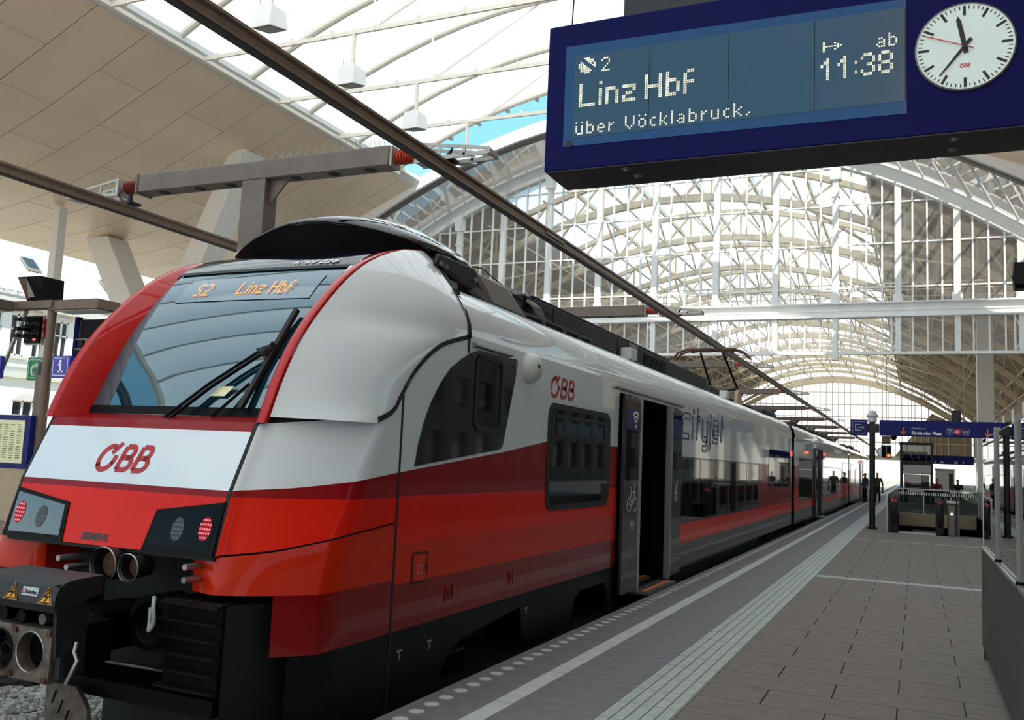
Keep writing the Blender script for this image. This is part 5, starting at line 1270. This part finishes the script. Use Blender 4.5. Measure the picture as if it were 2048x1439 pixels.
t = thing('bench', 'low pale bench behind the striped barrier', 'bench', (1.6, 62, 0)); B().box(.7, 3.0, 62.9, 63.4, .42, .5).build('seat', 'post_white', t, bevel=.02); [B().box(x, x+.1, 62.95, 63.35, 0, .42).build('leg', 'steel_dark', t) for x in (.9, 1.8, 2.7)]

# ------------------------------------------------------------------ wind screen on the right
ws = thing('wind_screen', 'glass wind screen on a grey panelled base along the right edge', 'screen', (.6, 6, 0))
Y1 = 9.62; bays = [Y1, 7.95, 6.33, 4.7, 3.1, 1.5, -.1]
for i in range(len(bays)-1):
    a, c = bays[i], bays[i+1]
    B().hexa([(.60, c+.012, 0), (.66, c+.012, 0), (.66, a-.012, 0), (.60, a-.012, 0), (.55, c+.012, .12), (.66, c+.012, .12), (.66, a-.012, .12), (.55, a-.012, .12)]).box(.55, .66, c+.012, a-.012, .12, 1.0).build('base_panel', 'screen_base', ws, bevel=.004)
    B().box(.57, .582, c+.02, a-.02, 1.03, 2.01).build('pane', 'screen_glass', ws)
    B().box(.546, .62, c, a, 1.0, 1.022).build('sill_rail', 'alu', ws); B().box(.58, .60, c, a, 2.01, 2.024).build('top_rail', 'galv', ws)
    if i: B().box(.552, .60, a-.03, a+.03, 1.03, 2.05).build('post', 'screen_post', ws, bevel=.004); B().box(.546, .6, a-.03, a+.03, .99, 1.04).build('post_bracket', 'black', ws)
B().box(.565, .59, Y1-.012, Y1, 1.03, 2.03).build('end_post', 'alu', ws)
B().box(.56, 2.4, Y1-.06, Y1, 0, 1.0).build('end_panel', 'screen_base', ws)
B().box(.62, 2.4, Y1-.04, Y1-.03, 1.03, 1.99).build('pane', 'screen_glass', ws)
t = thing('security_camera', 'black boxy camera housing at the right picture edge above', 'camera', (1.95, 20, 5.3))
B().hexa([(1.80, 19.9, 5.40), (2.3, 19.9, 5.40), (2.3, 20.5, 5.45), (1.80, 20.5, 5.45), (1.72, 19.8, 5.62), (2.3, 19.8, 5.62), (2.3, 20.5, 5.98), (1.8, 20.5, 5.98)]).build('housing', 'black', t, bevel=.03)
B().box(1.76, 2.28, 19.78, 19.84, 5.46, 5.9).build('hood', 'skirt', t); B().cyl((2.1, 20.2, 5.98), (2.1, 20.2, 13.2), .04).build('hanger', 'steel_dark', t)

# ------------------------------------------------------------------ left platform furniture
PX, PY = -15.72, 12.36
lm = thing('signal_mast', 'brown round mast carrying cross-arm lamps on the far platform', 'mast', (PX, PY, 0))
B().cyl((PX, PY, 0), (PX, PY, 4.22), .085, n=16).build('mast', 'post_brown', lm)
B().box(PX-.42, PX-.22, PY+.1, PY+.3, 0, 3.05).build('cable_duct', 'post_brown', lm)
B().box(PX-1.15, PX+.12, PY-.14, PY+.1, 4.2, 4.36).build('cross_arm', 'post_brown', lm, bevel=.01)
for x0, y0, x1, y1, m in ((PX-2.3, PY-.5, PX-.95, PY-.1, 'gantry'), (PX+.02, PY-.1, PX+1.35, PY+.45, 'post_brown')):
    b = B().hexa([(x0, y0, 4.16), (x1, y0, 4.16), (x1, y1, 4.16), (x0, y1, 4.16), (x0, y0, 4.36), (x1, y0, 4.36), (x1, y1, 4.36), (x0, y1, 4.36)]); o = b.build('lamp_housing', m, lm, bevel=.015)
    B().box(x0+.08, x1-.08, y0+.06, y1-.06, 4.145, 4.16).build('lamp_glass', 'lantern', o)
B().box(PX-.35, PX-.15, PY+.08, PY+.3, 2.9, 3.15).build('junction_box', 'steel_dark', lm)
B().beam((PX-2.2, PY+.3, 2.0), (PX-.85, PY+.08, 4.2), .06, .06).build('stay', 'galv', lm)
t = thing('loudspeaker', 'black angular horn loudspeaker standing on the lamp arm', 'loudspeaker', (PX-.4, PY, 4.36))
B().hexa([(PX-.62, PY-.1, 4.36), (PX-.1, PY-.1, 4.36), (PX-.1, PY+.3, 4.36), (PX-.62, PY+.3, 4.36), (PX-.78, PY-.25, 4.83), (PX-.12, PY-.25, 4.83), (PX-.12, PY+.3, 4.83), (PX-.78, PY+.3, 4.83)]).build('horn', 'black', t)
B().prism([(PX-.72, PY-.255, 4.8), (PX-.5, PY-.255, 4.8), (PX-.48, PY-.14, 4.4), (PX-.6, PY-.14, 4.4)], (0, -.01, 0)).build('horn_throat', 'rust', t)
B().prism([(PX-.5, PY-.26, 4.8), (PX-.38, PY-.26, 4.4), (PX-.2, PY-.26, 4.4)], (0, -.01, 0)).build('baffle', 'steel_mid', t)
t = thing('railway_signal', 'black railway signal head with hooded lamps under the lamp arm', 'signal', (PX-.45, PY, 3.5))
B().box(PX-.68, PX-.18, PY-.02, PY+.02, 3.48, 4.08).build('backboard', 'galv', t); B().box(PX-.65, PX-.22, PY-.08, PY-.02, 3.51, 4.05).build('lamp_panel', 'black', t)
for x, z in ((-.56, 3.95), (-.34, 3.95), (-.56, 3.76), (-.34, 3.8), (-.56, 3.62), (-.34, 3.6)):
    B().prism([(PX+x+.075*math.cos(a), PY-.08, z+.07*math.sin(a)) for a in [PI*i/6 for i in range(7)]], (-.06, -.22, -.02)).build('hood', 'black', t)
    B().cyl((PX+x, PY-.081, z), (PX+x, PY-.09, z), .05, n=12).build('lens', 'lamp_red' if (x, z) == (-.34, 3.6) else 'steel_dark', t)
B().box(PX-.18, PX-.12, PY-.05, PY+.05, 3.6, 4.0).build('side_plate', 'car_maroon', t)
t = thing('signal_cabinet', 'black signal rack on a blue post beside the red cab pillar', 'signal', (-15.3, PY+.4, 0))
B().box(-15.42, -15.32, PY+.3, PY+.4, 0, 4.08).build('post', 'sign_navy', t); b = B().box(-15.24, -14.5, PY+.3, PY+.7, 3.62, 4.02).build('upper_box', 'black', t, bevel=.01)
B().box(-15.24, -14.6, PY+.3, PY+.6, 3.1, 3.5).build('lower_box', 'black', t, bevel=.01); B().box(-15.32, -15.2, PY+.32, PY+.4, 3.0, 4.0).build('bracket', 'steel_dark', t)
for z in (3.2, 3.4, 3.6): B().box(-15.34, -14.6, PY+.28, PY+.3, z, z+.04).build('cable_tray', 'steel_mid', t)
def board(name, lab, x0, x1, z0, z1, m, y=PY-.06):
    t = thing(name, lab, 'sign', ((x0+x1)/2, y, z0)); B().box(x0, x1, y, y+.09, z0, z1).build('panel', m, t, bevel=.006); return t, Fr((0, y, 0), (1, 0, 0), (0, 0, 1))
t, f = board('information_sign', 'blue information sign with white letter i beside the mast', PX+.2, PX+.70, 2.82, 3.25, 'sign_blue_bright')
b = B(); stroke(b, f, rrect(PX+.25, PX+.65, 2.865, 3.205, .04), .012, .002, .003, True); cx_ = PX+.45
b.prism([f.p(cx_+x, 3.14+y, .002) for x, y in arc(0, 0, .033, 0, 345, 14)], (0, -.003, 0)); stroke(b, f, [(cx_-.05, 3.075), (cx_+.012, 3.075), (cx_+.012, 2.93)], .045, .002, .003); stroke(b, f, [(cx_-.07, 2.935), (cx_+.085, 2.935)], .03, .002, .003); b.build('letter', 'white_paint', t)
t, f = board('emergency_sign', 'green emergency phone sign partly behind the brown duct', PX-.98, PX-.54, 2.80, 3.27, 'sign_green', PY+.32)
b = B(); stroke(b, f, rrect(PX-.94, PX-.58, 2.85, 3.22, .04), .012, .002, .003, True); stroke(b, f, arc(PX-.72, 3.0, .13, 130, 230, 8), .045, .002, .003); stroke(b, f, [(PX-.815, 3.1), (PX-.77, 3.07)], .06, .002, .003); stroke(b, f, [(PX-.815, 2.9), (PX-.77, 2.93)], .06, .002, .003); b.build('handset_symbol', 'white_paint', t)
text('sos_letters', 'SOS', f, PX-.75, 3.07, .10, 'white_paint', t, .003)
t, f = board('platform_number_sign', 'blue sign cut by the left picture edge', PX-1.75, PX-1.28, 2.80, 3.26, 'sign_blue_bright')
b = B(); stroke(b, f, [(PX-1.55, 2.88), (PX-1.36, 2.98), (PX-1.42, 2.86)], .05, .002, .003); b.build('arrow', 'arrow_orange', t)
t = thing('timetable_board', 'blue framed timetable case with yellow sheets on a tan base', 'board', (-16.6, 12.2, 0))
TX0, TX1 = -18.2, -15.75; yb_ = 12.15
B().box(TX0, TX1, yb_, yb_+.12, 1.02, 2.06).build('case', 'sign_blue', t, bevel=.01); B().box(TX0, TX1-.05, yb_+.02, yb_+.1, 0, 1.02).build('base_panel', 'tan_panel', t)
q = B().box(-17.1, -15.9, yb_-.004, yb_, 1.12, 1.96).build('timetable_sheet', 'paper', t)
f = Fr((0, yb_-.004, 0), (1, 0, 0), (0, 0, 1)); b = B()
for i in range(6):
    for j in range(16):
        if random.random() < .85: x = -17.05+.19*i; z = 1.86-.043*j; plate(b, f, [(x, z), (x+random.uniform(.08, .15), z), (x+.13, z+.02), (x, z+.02)], 0, .001)
b.build('printed_rows', 'paper_print', q).__setitem__('kind', 'stuff'); text('sheet_heading', 'Abfahrt', f, -17.0, 1.9, .05, 'text_dark', q, .001, .001)

# ------------------------------------------------------------------ people
def person(lab, x, y, z, seated=False, yaw=0., coat='cloth_black', legs='cloth_black', s=1., hairm='hair', carry=False):
    t = thing('person', lab, 'person', (x, y, z))
    if seated: P = dict(pel=(0, 0, .52), chest=(0, -.02, .82), neck=(0, -.04, 1.06), head=(0, -.06, 1.20), top=(0, -.05, 1.29), kl=(-.12, -.42, .54), fl=(-.13, -.42, .08), tl=(-.14, -.56, .03), el=(-.25, -.12, .76), hl=(-.14, -.36, .64), sl=(-.19, -.02, 1.0))
    else: P = dict(pel=(0, 0, .93), chest=(0, 0, 1.22), neck=(0, .0, 1.47), head=(0, -.02, 1.61), top=(0, -.01, 1.70), kl=(-.10, -.04, .50), fl=(-.11, .02, .07), tl=(-.12, -.13, .03), el=(-.27, .03, 1.12), hl=(-.28, -.12, .88), sl=(-.19, .0, 1.40))
    v = []; ed = []; rad = []
    def add(p, r, par=None): v.append(p); rad.append(r); (ed.append((par, len(v)-1)) if par is not None else None); return len(v)-1
    R = lambda k: (-P[k][0], P[k][1], P[k][2])
    pel = add(P['pel'], (.16, .12)); ch = add(P['chest'], (.17, .12), pel); nk = add(P['neck'], (.06, .06), ch); hd = add(P['head'], (.10, .115), nk); add(P['top'], (.08, .095), hd)
    nose = P['head']; add((nose[0], nose[1]-.10, nose[2]-.02), (.018, .018), hd)
    for m_ in (1, -1):
        g = (lambda k: P[k]) if m_ > 0 else R
        sh = add(g('sl'), (.075, .075), ch); el = add(g('el'), (.052, .052), sh); ha = add(g('hl'), (.04, .04), el)
        h0 = g('hl'); d = V(h0)-V(g('el')); d.normalize()
        for q in range(5):
            o = V(h0)+d*(.075 if q < 4 else .04)+V(((q-1.5)*.02 if q < 4 else m_*.035, -.02, -.01)); add(tuple(o), (.011, .011), ha)
        kn = add(g('kl'), (.075, .075), pel); fo = add(g('fl'), (.05, .05), kn); add(g('tl'), (.045, .035), fo)
    c, sn = math.cos(yaw), math.sin(yaw)
    me = bpy.data.meshes.new('body'); me.from_pydata([(p[0]*c*s-p[1]*sn*s, p[0]*sn*s+p[1]*c*s, p[2]*s) for p in v], ed, []); o = bpy.data.objects.new('body', me); COL.objects.link(o)
    sk = o.modifiers.new('s', 'SKIN'); 
    for i, q in enumerate(rad): me.skin_vertices[0].data[i].radius = (q[0]*s, q[1]*s)
    me.skin_vertices[0].data[0].use_root = True
    ss = o.modifiers.new('u', 'SUBSURF'); ss.levels = ss.render_levels = 2
    dg = bpy.context.evaluated_depsgraph_get(); m2 = bpy.data.meshes.new_from_object(o.evaluated_get(dg)); o.modifiers.clear(); o.data = m2; o.name = 'body'
    m2.materials.clear(); [m2.materials.append(MATS[k]) for k in (coat, legs, 'skin', 'black')]
    nz = P['neck'][2]*s; pz_ = (P['pel'][2]-.02)*s if not seated else .60*s
    hp = [V(P['hl'])*s, V(R('hl'))*s]
    for f_ in m2.polygons:
        c0 = f_.center; c1 = V((c0.x*c+c0.y*sn, -c0.x*sn+c0.y*c, c0.z)); f_.use_smooth = True
        f_.material_index = 2 if c1.z > nz or min((c1-h).length for h in hp) < .11*s else 3 if c1.z < .10*s else 1 if (c1.z < pz_ and abs(c1.x) < .2*s) else 0
    o.parent = t; ORG[o.name] = V((0, 0, 0))
    hx, hy, hz = P['head']; hb = B().ball((0, 0, 0), .082, .10, .075, 14, 8)
    hb.v = [((px+hx)*c*s-(py+hy+.025)*sn*s, (px+hx)*sn*s+(py+hy+.025)*c*s, (pz_2+hz+.045)*s) for px, py, pz_2 in hb.v]
    h = hb.build('hair', hairm); h.parent = t
    if carry:
        b = B().hexa([(x+.22, y-.2, z+.55), (x+.32, y-.2, z+.55), (x+.32, y+.2, z+.55), (x+.22, y+.2, z+.55), (x+.24, y-.17, z+.86), (x+.30, y-.17, z+.86), (x+.30, y+.17, z+.86), (x+.24, y+.17, z+.86)]); b.build('bag', 'black', t, bevel=.03)
    return t
person('person in dark clothes with olive top walking towards the camera beside the pole', -2.08, 57, 0, False, .15, 'cloth_olive', 'cloth_black', 1., 'hair', True)
person('person in grey jacket standing at the train door behind the pole', -2.72, 56.4, 0, False, -.9, 'cloth_grey', 'cloth_black', .97, 'cloth_grey')
person('person in black sitting on the bench beyond the stairwell', 2.35, 63.1, .05, True, 0, 'cloth_black', 'cloth_grey', 1.12)
person('person in dark red top sitting just right of the lift', 1.16, 63.1, .05, True, .5, 'cloth_red', 'cloth_black', 1.12)
